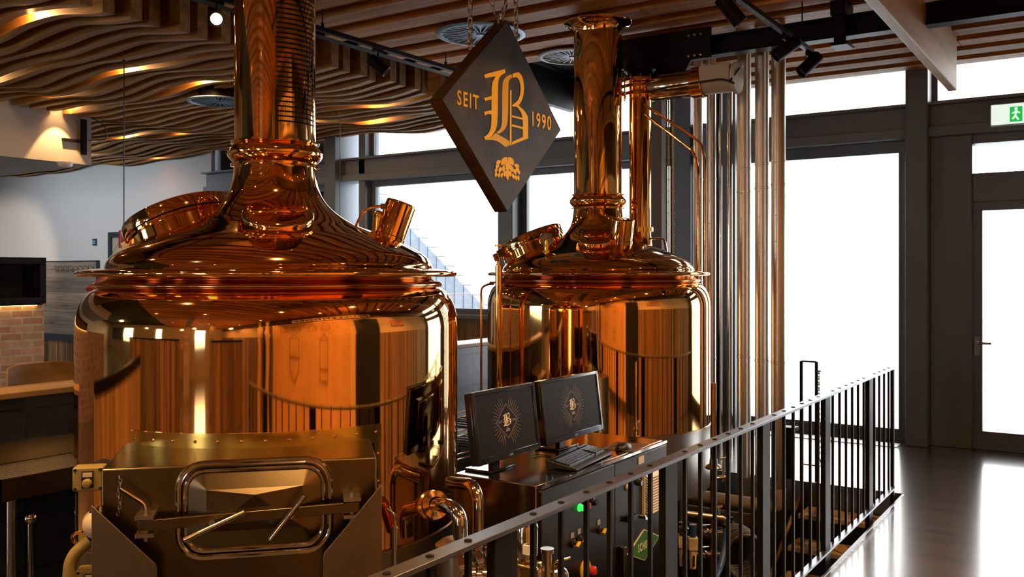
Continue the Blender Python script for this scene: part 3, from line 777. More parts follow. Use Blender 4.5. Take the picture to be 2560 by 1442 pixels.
# clamp bar, brackets and T handles
cm = (ds0 + ds1) / 2
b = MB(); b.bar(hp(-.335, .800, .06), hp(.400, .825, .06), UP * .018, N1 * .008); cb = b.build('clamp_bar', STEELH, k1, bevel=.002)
for s, z in ((-.315, .80), (.375, .824)):
    b = MB()
    for q in (-.03, .03): b.obox(hp(s, z + q, .035), S1, N1, UP, .030, .045, .006)
    b.cyl(hp(s, z - .055, .05), hp(s, z + .05, .05), .008, n=10); b.build('clamp_bracket', STEEL, k1)
for (s, z), (e0, e1) in (((-.095, .807), ((-.185, .755), (.012, .838))), ((.165, .815), ((.095, .738), (.212, .885)))):
    b = MB(); b.cyl(hp(s, z, .05), hp(s, z, .105), .011, n=12); b.cyl(hp(e0[0], e0[1], .105), hp(e1[0], e1[1], .105), .0095, n=14); b.build('clamp_handle', CHROME, cb)
b = MB(); b.tube(rounded([hp(-.315, .84, .05), hp(-.318, .87, .05), hp(-.395, .93, .06)], .02), .007, n=10); b.build('swing_handle', CHROME, k1)
b = MB()
for k in range(12): b.tube([hp(-.405 + .004 * math.sin(k), .955 - .011 * k, .012) + (S1 if k % 2 else N1) * (.005 * math.cos(q)) + UP * (.008 * math.sin(q)) for q in [2 * PI * j / 8 for j in range(8)]], .0013, n=5, closed=True)
b.build('safety_chain', STEEL, k1)
CHUTE = mat('satin_steel', (.24, .19, .13), .42, 1., var=.2, vscale=5.)
# triangular chute plates in front of the box
for sg, top in ((1, .905), (-1, .885)):
    so = .478 * sg; si = (.478 - .205) * sg
    prf = [(so, top), (so, .30), (si, .30), (si, .655), (si + .004 * sg, .675)]
    b = MB(); b.prism([hp(s, z, .085) for s, z in prf], -N1 * .006); cp = b.build('chute_plate', CHUTE, k1, bevel=.002)
    b = MB(); b.bar(hp(so - .004 * sg, .30, .04), hp(so - .004 * sg, top - .02, .04), S1 * .003, N1 * .042); b.build('chute_return', CHUTE, cp)
# clean-out handle at the side of the box
b = MB(); b.tube(rounded([hp(.50, .80, .02), hp(.53, .78, .03), hp(.53, .70, .03)], .02), .006, n=8); b.cyl(hp(.527, .60, .03), hp(.527, .74, .03), .010, n=12); b.build('side_latch', CHROME, k1)

# ---------------------------------------------------------------- hanging diamond sign
SX = -2.75
TH = .085


def sg(px, py, d=0.):
    p = on_x(px, py, SX); p.x = SX + d; return p


cT, cL, cB, cR = sg(1256, 47), sg(1106, 240), sg(1264, 527), sg(1402, 322)
zc = (cL.z + cR.z) / 2; yc = (cL.y + cR.y) / 2; hwid = (cR.y - cL.y) / 2; hhei = (cT.z - cB.z) / 2; zmid = (cT.z + cB.z) / 2
sgn = thing('hanging_sign', 'dark iron diamond sign with gold lettering hung on chains over the control cabinet', 'sign', (SX - TH / 2, yc, zmid - hhei))
dia = [(yc, zmid + hhei), (yc - hwid, zmid), (yc, zmid - hhei), (yc + hwid, zmid)]
b = MB(); b.prism([(SX - .004, y, z) for y, z in dia], (.004, 0, 0)); b.build('face_plate', SIGNM, sgn)
b = MB(); b.prism([(SX - TH, y, z) for y, z in dia], (.004, 0, 0)); b.build('rear_plate', SIGNM, sgn)
b = MB()
for (y0, z0), (y1, z1) in zip(dia, dia[1:] + dia[:1]):
    p0 = Vector((SX - TH / 2, y0, z0)); p1 = Vector((SX - TH / 2, y1, z1)); dv = (p1 - p0).normalized(); nv = Vector((0, -dv.z, dv.y))
    b.bar(p0, p1, nv * .004, Vector((TH / 2 - .004, 0, 0)))
b.build('rim', RUST, sgn)


def cropface(pts, d):
    """outline measured on the sign's own plane, returned as (s, t) in half-widths and half-heights from its centre"""
    out = []
    for x, y in pts:
        p = on_x(1060 + x / 3.433, 120 + y / 3.433, SX); out.append(((p.y - yc) / hwid, (p.z - zmid) / hhei))
    return out


B_MAIN = [[(513, 228), (690, 181), (697, 210), (657, 234), (640, 262), (631, 305), (629, 640), (618, 688), (602, 726), (572, 764), (545, 780), (522, 788), (512, 762), (545, 742), (566, 705), (577, 640), (577, 330), (588, 285), (612, 243), (522, 258)],
          [(512, 430), (577, 412), (577, 442), (548, 447), (530, 452), (524, 458)], [(512, 548), (577, 534), (577, 575), (560, 565), (540, 568), (520, 580)],
          [(757, 222), (808, 206), (842, 240), (858, 340), (848, 420), (826, 470), (808, 494), (852, 530), (880, 570), (892, 605), (890, 776), (753, 830), (753, 806), (846, 764), (846, 612), (832, 552), (795, 506), (755, 500), (755, 488), (800, 456), (824, 402), (829, 335), (815, 272), (792, 250), (757, 256)],
          [(735, 360), (748, 362), (748, 834), (733, 834)], [(752, 577), (846, 600), (846, 616), (752, 593)], [(752, 655), (846, 679), (846, 696), (752, 672)]]
B_PALE = [[(668, 330), (680, 272), (712, 240), (750, 226), (752, 256), (732, 270), (722, 300), (720, 620), (704, 680), (672, 718), (640, 736), (618, 724), (650, 700), (665, 660), (668, 600)],
          [(575, 766), (612, 728), (730, 798), (730, 838), (697, 850), (650, 812), (592, 787), (528, 789)]]


def leaf(cx, cy, w_, h_, a):
    ca, sa = math.cos(math.radians(a)), math.sin(math.radians(a)); pts = []
    for k in range(16):
        q = 2 * PI * k / 16; x = math.cos(q) * w_ * .51 * (abs(math.cos(q)) ** .25); y = math.sin(q) * h_ * .51
        x *= (1 - .55 * max(0, y / (h_ / 2)) ** 1.5); pts.append((cx + x * ca - y * sa, cy + x * sa + y * ca))
    return pts


HOP = [leaf(*q) for q in ((684, 972, 46, 84, 32), (744, 972, 46, 84, -32), (714, 1012, 50, 92, 0), (636, 980, 34, 48, 60), (794, 1012, 34, 48, -60), (682, 1034, 32, 62, 12), (748, 1036, 32, 62, -12),
                            (626, 1016, 30, 44, 30), (650, 1046, 28, 54, 18), (616, 1050, 24, 46, 14), (800, 1046, 30, 46, -34), (776, 1062, 28, 52, -22), (812, 1066, 22, 44, -14),
                            (714, 1086, 32, 100, 0), (690, 1078, 24, 56, 8), (738, 1080, 24, 56, -8), (615, 1088, 24, 44, 8), (640, 1092, 22, 46, 10), (665, 1092, 20, 46, 12),
                            (764, 1102, 22, 52, -16), (786, 1114, 20, 52, -10), (808, 1118, 20, 50, -4))]
def soften(pl, it=2):
    for _ in range(it):
        out = []; n = len(pl)
        for i in range(n):
            a_, b_, c_ = Vector(pl[i - 1]), Vector(pl[i]), Vector(pl[(i + 1) % n])
            if (b_ - a_).length > 1e-6 and (c_ - b_).length > 1e-6 and abs((b_ - a_).angle_signed(c_ - b_)) < math.radians(42):
                out += [tuple(b_ + (a_ - b_) * .25), tuple(b_ + (c_ - b_) * .25)]
            else: out.append(tuple(b_))
        pl = out
    return pl


B_MAIN = [soften(p) for p in B_MAIN]; B_PALE = [soften(p) for p in B_PALE]
B_MAIN_N = [cropface(p, 0) for p in B_MAIN]; B_PALE_N = [cropface(p, 0) for p in B_PALE]; HOP_N = [cropface(p, 0) for p in HOP]


def emblem(mb, o, uy, uz, un, hw_, hh_, polys, dep, mi=0, k=1.):
    for pl in polys: mb.prism([o + uy * (s * hw_ * k) + uz * (t * hh_ * k) for s, t in pl], un * dep, mi)


so_ = Vector((SX, yc, zmid)); EY, EX = Vector((0, 1, 0)), Vector((1, 0, 0))
b = MB(); emblem(b, so_, EY, UP, EX, hwid, hhei, B_MAIN_N, .0025); b.build('gold_letter', GOLD, sgn)
b = MB(); emblem(b, so_, EY, UP, EX, hwid, hhei, B_PALE_N, .0018); b.build('gold_letter', GOLDP, sgn)
b = MB()
for k, pl in enumerate(HOP_N): emblem(b, so_, EY, UP, EX, hwid, hhei, [pl], .0022 + .0004 * (k % 3))
b.build('hop_cone', GOLD, sgn)
for txt, x0, x1, y0a, y1a in (('SEIT', 1142, 1196, 225, 268), ('1990', 1330, 1377, 285, 323)):
    ya = on_x(x0, 250, SX).y; yb = on_x(x1, 250, SX).y; xm = (x0 + x1) / 2
    pz0 = on_x(xm, (250 if txt == 'SEIT' else 303) - 18.5, SX).z; pz1 = on_x(xm, (250 if txt == 'SEIT' else 303) + 18.5, SX).z
    b = MB(); lettering(b, txt, (SX, (ya + yb) / 2, (pz0 + pz1) / 2), EY, UP, EX, pz0 - pz1, .0025, yb - ya); b.build('gold_word', GOLD, sgn)


def chain_mesh(mb, pts, link=.030, r=.0032):
    pts = [Vector(p) for p in pts]; seg = [(b_ - a_).length for a_, b_ in zip(pts, pts[1:])]; L = sum(seg); n = max(2, int(L / (link * .72)))
    def P(t):
        d = t * L
        for (a_, b_), s_ in zip(zip(pts, pts[1:]), seg):
            if d <= s_: return a_ + (b_ - a_) * (d / s_)
            d -= s_
        return pts[-1]
    for i in range(n):
        p = P((i + .5) / n); tv = (P(min(1, (i + .8) / n)) - P(max(0, (i + .2) / n))).normalized()
        a_ = tv.orthogonal().normalized(); c_ = tv.cross(a_); sd = (a_ + c_).normalized() if i % 2 else (a_ - c_).normalized()
        mb.tube([p + tv * (link * .5 * math.cos(q)) + sd * (link * .28 * math.sin(q)) for q in [2 * PI * k / 10 for k in range(10)]], r, n=6, closed=True)


e1 = sg(1192, 108, -TH * .5); e2 = sg(1306, 118, -TH * .5)
for e, lab in ((e1, 'steel chain holding the diamond sign at its edge nearer the slotted stack'), (e2, 'steel chain holding the diamond sign at its edge nearer the rear kettle stack')):
    b = MB(); chain_mesh(b, [e - UP * .02, (e.x, e.y, CZ)], .045, .0042)
    b.tube(arc(e + UP * .01, EX, UP, .020, 0, 2 * PI * .9, 12), .004, n=6)
    tag(b.build('sign_chain', STEEL), lab, 'chain', 'chains of the hanging sign')
b = MB(); ca_, cb_ = sg(1216, -60, -TH * .5), sg(1306, -60, -TH * .5); lowz = sg(1260, 42, 0).z
b.tube(arc((SX - TH * .5, yc, lowz - .012), EY, UP, .024, 0, 2 * PI, 14), .005, n=6)
chain_mesh(b, [(SX - TH * .5, ca_.y, CZ)] + [(SX - TH * .5, ca_.y + (cb_.y - ca_.y) * k / 10, lowz + .012 + (CZ - .0 - lowz) * abs(2 * k / 10 - 1) ** 2.2) for k in range(1, 10)] + [(SX - TH * .5, cb_.y, CZ)], .045, .0042)
tag(b.build('sign_chain', STEEL), 'slack loop of chain hanging above the tip of the diamond sign', 'chain', 'chains of the hanging sign')

# ---------------------------------------------------------------- railing along the pit edge
RXX = -1.385
rl = thing('railing', 'dark flat-steel railing with thin bars along the edge of the brewing pit', 'railing', (RXX, 3.5, 0))
RY0, RY1 = .30, 7.16
b = MB(); b.box(RXX - .027, RXX + .027, RY0, RY1, .953, .967); hr = b.build('handrail', RAILM, rl, bevel=.002)
b = MB(); b.box(RXX - .006, RXX + .03, RY0, RY1 - .02, .075, .087); b.build('bottom_rail', RAILM, rl)
py_ = [.94 + 1.09 * k for k in range(6)]

for k, y in enumerate(py_):
    b = MB(); b.box(RXX - .014, RXX + .014, y - .055, y + .055, -.20, .953); b.box(RXX, PX1 - .012, y - .05, y + .05, -.16, -.06); b.build('post', BLACKM, rl, bevel=.002)
    for s in range(1, 7):
        yy = y + 1.09 * s / 7
        if yy > RY1 - .05: break
        b = MB(); b.box(RXX - .007, RXX + .007, yy - .007, yy + .007, .087, .953); b.build('baluster', BLACKM, rl)
        b = MB(); b.lathe([(.011, 0), (.010, .003), (.004, .004), (1e-4, .004)], (RXX, yy, .967), n=10); b.build('bolt', BLACKM, hr)
for s in range(1, 5):
    yy = .94 - 1.09 * s / 7
    b = MB(); b.box(RXX - .007, RXX + .007, yy - .007, yy + .007, .087, .953); b.build('baluster', BLACKM, rl)
b = MB(); b.box(RXX - .012, RXX + .012, RY1 - .03, RY1, -.2, .953); b.build('post', BLACKM, rl)

# ---------------------------------------------------------------- stairs into the pit
stt = thing('pit_staircase', 'short flight of gritty treads on steel strings leading down into the pit', 'stairs', (-1.72, 6.6, PZ))
for k in range(4):
    z = -.18 * (k + 1); y = PY1 - .04 - .27 * k
    b = MB(); b.box(-2.03, -1.42, y - .28, y, z - .035, z); b.build('tread', GRIT, stt, bevel=.004)
for x in (-2.06, -1.40):
    b = MB(); b.prism([(x, PY1, -.02), (x, PY1, -.26), (x, PY1 - 1.30, PZ - .0), (x, PY1 - 1.52, PZ - .0)], (.018 if x > -2 else -.018, 0, 0)); b.build('string', BLACKM, stt)
b = MB(); b.bar((-2.066, PY1 - .02, -.01), (-2.066, PY1 - 1.5, PZ + .02), Vector((.012, 0, 0)), UP * .006); b.build('string_edge', BRASS, stt)

# chained gate frame by the stair head
gt = thing('stair_gate_post', 'narrow steel gate frame with a hanging chain at the stair head', 'gate', (-2.06, 7.38, 0))
b = MB()
for x in (-2.12, -2.0): b.box(x - .011, x + .011, 7.370, 7.392, 0, .95)
b.box(-2.12, -2.0, 7.375, 7.387, .942, .956); b.box(-2.12, -2.0, 7.376, 7.386, .115, .125); b.build('frame', BLACKM, gt)
b = MB(); chain_mesh(b, [(-1.975, 7.36, .88), (-1.972, 7.355, .22)], .030, .0030); b.tube([(-1.972, 7.355, .22), (-1.985, 7.355, .14), (-1.97, 7.355, .11), (-1.957, 7.355, .14), (-1.97, 7.355, .2)], .004, n=6); b.cyl((-1.99, 7.37, .88), (-1.96, 7.35, .88), .006, n=8); b.build('chain', STEEL, gt)
tp = MB(); tp.box(-2.27, -2.19, 7.36, 7.44, 0, .38); tp.box(-2.32, -2.16, 7.34, 7.46, .38, .41)
tag(tp.build('floor_outlet_post', BLACKM, bevel=.004), 'short dark post with a flat cap beside the stair gate', 'post')

# ---------------------------------------------------------------- control cabinet
CX0, CX1, CY0, CY1, CZT = -2.40, -1.95, 3.14, 4.375, .785
cab = thing('control_cabinet', 'brushed dark steel control cabinet with switches standing behind the railing', 'cabinet', ((CX0 + CX1) / 2, (CY0 + CY1) / 2, PZ))
b = MB(); b.box(CX0, CX1 - .025, CY0, CY1, PZ + .1, CZT); b.box(CX0 + .03, CX1 - .05, CY0 + .03, CY1 - .03, PZ, PZ + .1); CABST = mat('polished_steel_sheet', (.30, .265, .22), .15, 1., rvar=.03, vscale=40., stretch=(5, .2, .2)); b.build('body', CABST, cab, bevel=.004)
ym = on_x(1537, 1150, CX1).y
DARKST = mat('dark_brushed_steel', (.080, .070, .060), .34, 1., rvar=.08, vscale=30., stretch=(1, 1, 10))
doors = []
for y0, y1 in ((CY0 + .002, ym - .002), (ym + .002, CY1 - .002)):
    b = MB(); b.box(CX1 - .023, CX1, y0, y1, PZ + .12, CZT - .02); doors.append(b.build('door', DARKST, cab, bevel=.003))


def cf(px, py, d=0.):
    p = on_x(px, py, CX1); p.x += d; return p


def knob(px, py, r, dep, m, door, name, nub=None):
    p = cf(px, py); b = MB(); b.lathe([(r * 1.25, 0), (r * 1.25, .006), (r, .008), (r * .95, dep), (1e-4, dep)], p, EX, n=24); o = b.build(name, m, door)
    if nub: b = MB(); b.bar(p + EX * dep - EY * r * .9 - UP * r * .5, p + EX * dep + EY * r * .9 + UP * r * .5, (UP * .9 - EY * .4) * r * .28, EX * .012); b.build('pointer', nub, o)
    return o


for px, py, m, nub in ((1448, 1268, GLED, None), (1464, 1262, RED, None), (1481, 1254, BLACKG, None), (1432, 1358, BLACKP, YEL), (1449, 1348, BLACKP, YEL), (1464, 1340, BLACKP, None), (1498, 1325, BLACKP, YEL)):
    knob(px, py, .014, .022, m, doors[0], 'signal_lamp' if py < 1290 else 'rotary_switch', nub)
    p = cf(px - 2, py - 20); b = MB(); b.box(p.x, p.x + .003, p.y - .013, p.y + .013, p.z - .011, p.z + .011); b.build('switch_label', GREYL, doors[0])
o = knob(1462, 1423, .036, .010, YEL, doors[0], 'emergency_plate')
p = cf(1462, 1423); b = MB(); b.lathe([(.014, 0), (.014, .03), (.022, .032), (.022, .048), (.015, .054), (1e-4, .055)], p, EX, n=24); b.build('emergency_button', RED, o)
knob(1568, 1218, .013, .012, WHITE, doors[1], 'signal_lamp'); knob(1596, 1206, .014, .02, BLACKG, doors[1], 'rotary_switch')
p = cf(1574, 1292); b = MB(); b.box(p.x, p.x + .03, p.y - .04, p.y + .035, p.z - .018, p.z + .012); b.build('key_lock', BLACKP, doors[1], bevel=.003)
p = cf(1600, 1290); b = MB(); b.cyl(p, p + EX * .03, .010, n=12); b.bar(p + EX * .035 - EY * .014, p + EX * .035 + EY * .02 - UP * .014, UP * .007, EX * .002); b.build('key', CHROME, doors[1])
b = MB(); p0 = cf(1550, 1365); p1 = cf(1561, 1445); b.box(p0.x, p0.x + .028, p0.y - .010, p0.y + .016, p1.z - .05, p0.z); b.build('pull_handle', STEELH, doors[1], bevel=.004)
p0 = cf(1608, 1198); p1 = cf(1659, 1162)
gy0, gy1 = p0.y, CY1 - .012; gz1 = cf(1657, 1163).z; gz0 = cf(1605, 1287).z
b = MB(); b.box(CX1, CX1 + .012, gy0 - .012, gy1 + .004, gz0, gz1)
nl = 14
for k in range(nl):
    z = gz0 + .01 + (gz1 - gz0 - .012) * k / nl; b.bar((CX1 + .022, gy0, z), (CX1 + .022, gy1, z), (EX * .9 - UP * .8) * .011, UP * .0022)
b.build('louvred_vent', WHITE, doors[1])
# green diamond plate with white lettering
dp_ = [cf(1567, 1386), cf(1610, 1401), cf(1648, 1339), cf(1609, 1322)]
for p in dp_: p.x = CX1 + .003
mid = sum(dp_, Vector()) / 4
b = MB(); b.prism([p - EX * .003 for p in dp_], EX * .004); pl_ = b.build('maker_plate', WHITE, doors[1])
b = MB(); b.prism([mid + (p - mid) * .93 + EX * .001 for p in dp_], EX * .0015); b.build('green_field', GREEN, pl_)
b = MB(); lettering(b, 'SCHULZ', mid + EX * .0025, EY, UP, EX, .040, .001, .150); b.build('plate_lettering', WHITE, pl_)
pw_ = cf(1602, 1148); b = MB(); b.box(CX1, CX1 + .004, pw_.y - .03, pw_.y + .03, CZT - .066, CZT - .03); b.build('socket_plate', WHITE, doors[1])
b = MB(); b.box(CX1 - .012, CX1 + .001, CY0, CY1, CZT - .012, CZT + .001); b.build('front_lip', CHROME, cab)

# two monitors
MONPX = [((1181, 985), (1191, 1168), (1345, 1116), (1338, 954)), ((1348, 950), (1364, 1110), (1504, 1073), (1494, 931))]


def monitor(corner_px, x, label):
    """screen standing on its foot, turned a little; width .535, height .335"""
    tl, bl, br, tr_ = corner_px
    p0 = on_x((tl[0] + bl[0]) / 2, (tl[1] + bl[1]) / 2, x); p1 = on_x((tr_[0] + br[0]) / 2, (tr_[1] + br[1]) / 2, x)
    uy = (p1 - p0); uy.z = 0; W = uy.length; uy.normalize(); mid = (p0 + p1) / 2
    zt_ = (on_x(*tl, x).z + on_x(*tr_, x).z) / 2; zb = (on_x(*bl, x).z + on_x(*br, x).z) / 2
    H = zt_ - zb; mid.z = (zt_ + zb) / 2
    un0 = Vector((uy.y, -uy.x, 0)); tilt = math.radians(7); un = (un0 * math.cos(tilt) + UP * math.sin(tilt)).normalized(); uz = (UP * math.cos(tilt) - un0 * math.sin(tilt)).normalized()
    t = thing('monitor', label, 'monitor', (mid.x, mid.y, CZT), 'monitors on the control cabinet')
    b = MB(); b.obox(mid - un * .022, uy, uz, un, W / 2, H / 2, .018); b.obox(mid - un * .05, uy, uz, un, W * .32, H * .30, .015); b.build('housing', BLACKG, t, bevel=.007)
    bz = .017; b = MB()
    for s in (-1, 1):
        b.obox(mid + uy * (s * (W / 2 - bz / 2)), uy, uz, un, bz / 2, H / 2, .006); b.obox(mid + uz * (s * (H / 2 - bz / 2 - (.006 if s < 0 else 0))), uy, uz, un, W / 2 - bz, bz / 2 + (.006 if s < 0 else 0), .006)
    b.build('bezel', BLACKG, t, bevel=.003)
    b = MB(); sc_ = mid + uz * .006; b.obox(sc_ - un * .001, uy, uz, un, W / 2 - bz, H / 2 - bz - .003, .002); scr = b.build('screen', SCREEN, t)
    o = sc_ + un * .0013; hh = H * .245; hw2 = hh * 1.12
    b = MB(); emblem(b, o, uy, uz, un, hw2, hh, B_MAIN_N + B_PALE_N, .0006, k=.92); b.build('screen_logo', LOGO, scr)
    b = MB(); emblem(b, o, uy, uz, un, hw2, hh, HOP_N, .0006, k=.92)
    dd = [(0, 1), (-1, 0), (0, -1), (1, 0)]
    for (s0, t0), (s1, t1) in zip(dd, dd[1:] + dd[:1]):
        b.bar(o + uy * s0 * hw2 + uz * t0 * hh, o + uy * s1 * hw2 + uz * t1 * hh, (uy * (t1 - t0) * hh - uz * (s1 - s0) * hw2).normalized() * .0011, un * .0006)
    for k in range(40):
        q = 2 * PI * k / 40; dv = uy * math.cos(q) + uz * math.sin(q); c_, s_ = abs(math.cos(q)), abs(math.sin(q)); r0 = 1 / (c_ / hw2 + s_ / hh) + .006; r1 = H * (.345 + .02 * (k % 2))
        if s_ > .97: continue
        if r1 > r0: b.bar(o + dv * r0, o + dv * r1, dv.cross(un) * .0007, un * .0005)
    lettering(b, 'SEIT', o - uy * hw2 * .62 + uz * hh * .02, uy, uz, un, .011, .0006, .034); lettering(b, '1990', o + uy * hw2 * .62 - uz * hh * .02, uy, uz, un, .011, .0006, .034)
    b.build('screen_ornament', LOGOD, scr)
    b = MB(); lettering(b, 'ASUS', mid - uz * (H / 2 - .013) + un * .006, uy, uz, un, .008, .0006, .030); b.build('maker_mark', GREYL, t)
    ft = mid - un0 * .09
    b = MB(); b.obox((ft.x, ft.y, CZT + .006), uy, un0, UP, .10, .07, .006); b.obox((ft.x + un0.x * .02, ft.y + un0.y * .02, (CZT + mid.z) / 2), uy, un0, UP, .03, .012, (mid.z - CZT) / 2); b.build('stand', BLACKG, t, bevel=.004)
    return t


monitor(MONPX[0], -2.235, 'flat monitor showing the gold emblem, standing nearer the large near kettle')
monitor(MONPX[1], -2.245, 'flat monitor showing the gold emblem, standing in front of the rear kettle')

# keyboard, mouse, pad
kb0 = on_z(1385, 1160, CZT + .02); kb1 = on_z(1512, 1118, CZT + .02)
ku = (on_z(1530, 1133, CZT + .02) - on_z(1437, 1178, CZT + .02)); ku.z = 0; ku.normalize(); kv = Vector((ku.y, -ku.x, 0))
kc = (on_z(1362, 1152, CZT + .02) + on_z(1437, 1176, CZT + .02) + on_z(1530, 1133, CZT + .02) + on_z(1470, 1113, CZT + .02)) / 4; kc.z = CZT
kbd = thing('keyboard', 'black keyboard lying on the steel cabinet top below the monitors', 'keyboard', (kc.x, kc.y, CZT))
KW, KD = .43, .15
b = MB()
sec = [(-KD / 2, .006), (-KD / 2, .034), (-KD / 2 + .012, .036), (KD / 2 - .045, .020), (KD / 2 - .012, .017), (KD / 2, .010), (KD / 2, .004)]
b.prism([kc + kv * v + UP * z - ku * (KW / 2) for v, z in sec], ku * KW); b.build('case', BLACKP, kbd, bevel=.002)
b = MB()
for r in range(6):
    v = -KD / 2 + .018 + r * .0165 + (.004 if r else 0); z = .036 - (.016 / (KD - .057)) * (v + KD / 2 - .012) + .003
    for c in range(20):
        if c in (14, 16) and r != 1 and c == 14: continue
        u = -KW / 2 + .018 + c * .0205
        if r == 5 and 4 <= c <= 8: continue
        b.obox(kc + ku * u + kv * v + UP * z, ku, kv, UP, .0083, .0068, .004)
    if r == 5: b.obox(kc + ku * (-KW / 2 + .018 + 6 * .0205) + kv * v + UP * z, ku, kv, UP, .05, .0068, .004)
b.build('keys', BLACKG, kbd)
b = MB(); b.tube(rounded([kc - kv * .07 + UP * .02 - ku * .02, kc - kv * .12 - ku * .03 + UP * .004, kc - kv * .17 + ku * .05 + UP * .004, kc - kv * .26 + ku * .02 + UP * .004], .04), .0025, n=6); b.build('cable', BLACKP, kbd)
mp_ = on_z(1562, 1117, CZT)
b = MB(); b.obox((mp_.x, mp_.y, CZT + .0015), ku, kv, UP, .11, .085, .0015); tag(b.build('mouse_pad', mat('dark_mouse_pad', (.11, .065, .05), .5)), 'thin dark mouse pad on the cabinet top under the mouse', 'mouse pad')
mo = on_z(1560, 1112, CZT + .02)
ms = thing('computer_mouse', 'black computer mouse resting on the dark pad', 'mouse', (mo.x, mo.y, CZT + .003))
b = MB(); vs = []; n1, n2 = 20, 8
for i in range(n2 + 1):
    q = PI / 2 * i / n2; rr = math.cos(q) ** .7; hh = .029 * math.sin(q)
    for k in range(n1):
        a = 2 * PI * k / n1; vs.append(Vector((mo.x, mo.y, CZT + .003)) + ku * (.066 * rr * math.cos(a)) + kv * (.036 * rr * math.sin(a) * (1 - .12 * math.cos(a))) + UP * (hh * (1 - .25 * math.cos(a) * rr)))
b.add(vs, [(i * n1 + k, i * n1 + (k + 1) % n1, (i + 1) * n1 + (k + 1) % n1, (i + 1) * n1 + k) for i in range(n2) for k in range(n1)] + [tuple(range(n1))[::-1]])
b.build('shell', BLACKP, ms)
b = MB(); c_ = Vector((mo.x, mo.y, CZT + .033)); b.cyl(c_ + ku * .03 - kv * .003 - UP * .010, c_ + ku * .03 + kv * .003 - UP * .010, .005, n=12); b.build('wheel', BLACKG, ms)
b = MB(); b.tube(rounded([c_ + ku * .05 - UP * .022, c_ + ku * .02 - kv * .07 - UP * .026, c_ - ku * .12 - kv * .07 - UP * .026, c_ - ku * .2 - kv * .12 - UP * .026], .05), .002, n=6); b.build('cable', BLACKP, ms)

# ---------------------------------------------------------------- ceiling fittings
def diffuser(c, r, lab, col=VENTM):
    t = thing('air_diffuser', lab, 'vent', c)
    b = MB(); b.lathe([(r * .9, .01), (r, .004), (r, -.006), (r * .93, -.012), (r * .88, -.012), (r * .86, .01)], c, n=48); b.build('outer_ring', col, t)
    b = MB(); b.cyl((c[0], c[1], c[2] + .012), (c[0], c[1], c[2] + .014), r * .9, n=40); b.build('dark_throat', BLACKP, t)
    b = MB(); b.cyl((c[0], c[1], c[2] - .012), (c[0], c[1], c[2] - .002), r * .10, n=20)
    for k in range(26):
        q = 2 * PI * k / 26; d_ = Vector((math.cos(q), math.sin(q), 0)); sd = Vector((-d_.y, d_.x, 0)); cc = Vector(c)
        b.bar(cc + d_ * r * .09, cc + d_ * r * .87, sd * r * .014, UP * .003)
    b.build('swirl_blades', col, t); return t


p = on_z(1202, 86, CZ - .02); diffuser((p.x, p.y, CZ - .02), .36, 'large round swirl air diffuser in the board ceiling behind the diamond sign')
p = on_z(1490, 165, CZ - .02); diffuser((p.x, 7.0, CZ - .02), .30, 'bright round air diffuser in the board ceiling behind the rear kettle stack', GREYL)
p = on_z(548, 254, 3.53); d_ = diffuser((p.x, p.y, 3.53), .34, 'dark-throated swirl air diffuser among the wavy slats')
b = MB(); b.lathe([(.22, 3.545), (.22, 4.05)], (p.x, p.y, 0), n=32); b.build('duct_neck', BLACKM, d_)

# track rails with spotlights
def track(x, y0, y1, z, lab):
    t = thing('lighting_track', lab, 'track', (x, (y0 + y1) / 2, z))
    b = MB(); b.box(x - .018, x + .018, y0, y1, z - .017, z + .017); b.build('rail', BLACKM, t, bevel=.002)
    b = MB()
    for k in range(4):
        y = y0 + .25 + (y1 - y0 - .5) * k / 3; b.cyl((x, y, z + .017), (x, y, CZ + .03), .005, n=8); b.cyl((x, y, z + .017), (x, y, z + .05), .012, n=10)
    b.build('suspension_rod', BLACKM, t); return t


track(-4.9, 1.6, 6.55, 3.46, 'black lighting track running between the slotted stack and the diamond sign')
T2X = on_z(2030, 130, 3.29).x; T2Y = on_z(2030, 130, 3.29).y
track(T2X, 1.2, T2Y, 3.29, 'black lighting track over the railing ending in front of the windows')


def trackspot(p, d, lab, lit=0., r=.045, L=.17, drop=.13):
    p = Vector(p); d = Vector(d).normalized()
    t = thing('track_spotlight', lab, 'spotlight', p, 'track spotlights')
    c = p - UP * drop
    b = MB(); b.box(p.x - .016, p.x + .016, p.y - .05, p.y + .05, p.z - .03, p.z); b.cyl(p - UP * .03, c + UP * .0, .007, n=10); b.build('bracket', BLACKM, t)
    b = MB(); b.lathe([(1e-4, -L * .5), (r * .9, -L * .5), (r, -L * .47), (r, L * .5), (r * .86, L * .5), (r * .84, L * .42), (1e-4, L * .42)], c, d, n=28); b.build('lamp_head', BLACKM, t)
    b = MB(); b.lathe([(r * .8, L * .43), (1e-4, L * .435)], c, d, n=24); b.build('lens', LAMPON if lit else BLACKG, t)
    if lit:
        s = spot_light('spot_beam', c + d * (L * .56), c + d * 2, lit, 80, .6, r=.03)
    return t


pz = on_z(541, 18, 3.31)
trackspot((-4.9, on_x(541, 18, -4.9).y, 3.443), (EYEP + UP * .3 - Vector((-4.9, on_x(541, 18, -4.9).y, 3.31))), 'lit track spotlight shining at the viewer beside the slotted stack', 60)
trackspot((-4.9, on_x(945, 95, -4.9).y, 3.443), (.6, .5, -.62), 'unlit black track spotlight between the slotted stack and the sign')
for px, py, dv, lab in ((1826, -26, (.5, .33, -.75), 'black track spotlight at the top edge over the railing'), (1966, 82, (-.60, -.40, -.52), 'black track spotlight tilted towards the rear kettle by the steel beam'), (2024, 126, (-.50, -.46, -.62), 'black track spotlight at the end of the track by the windows')):
    trackspot((T2X, on_x(px, py, T2X).y, 3.273), dv, lab, r=.045, L=.19, drop=.085)

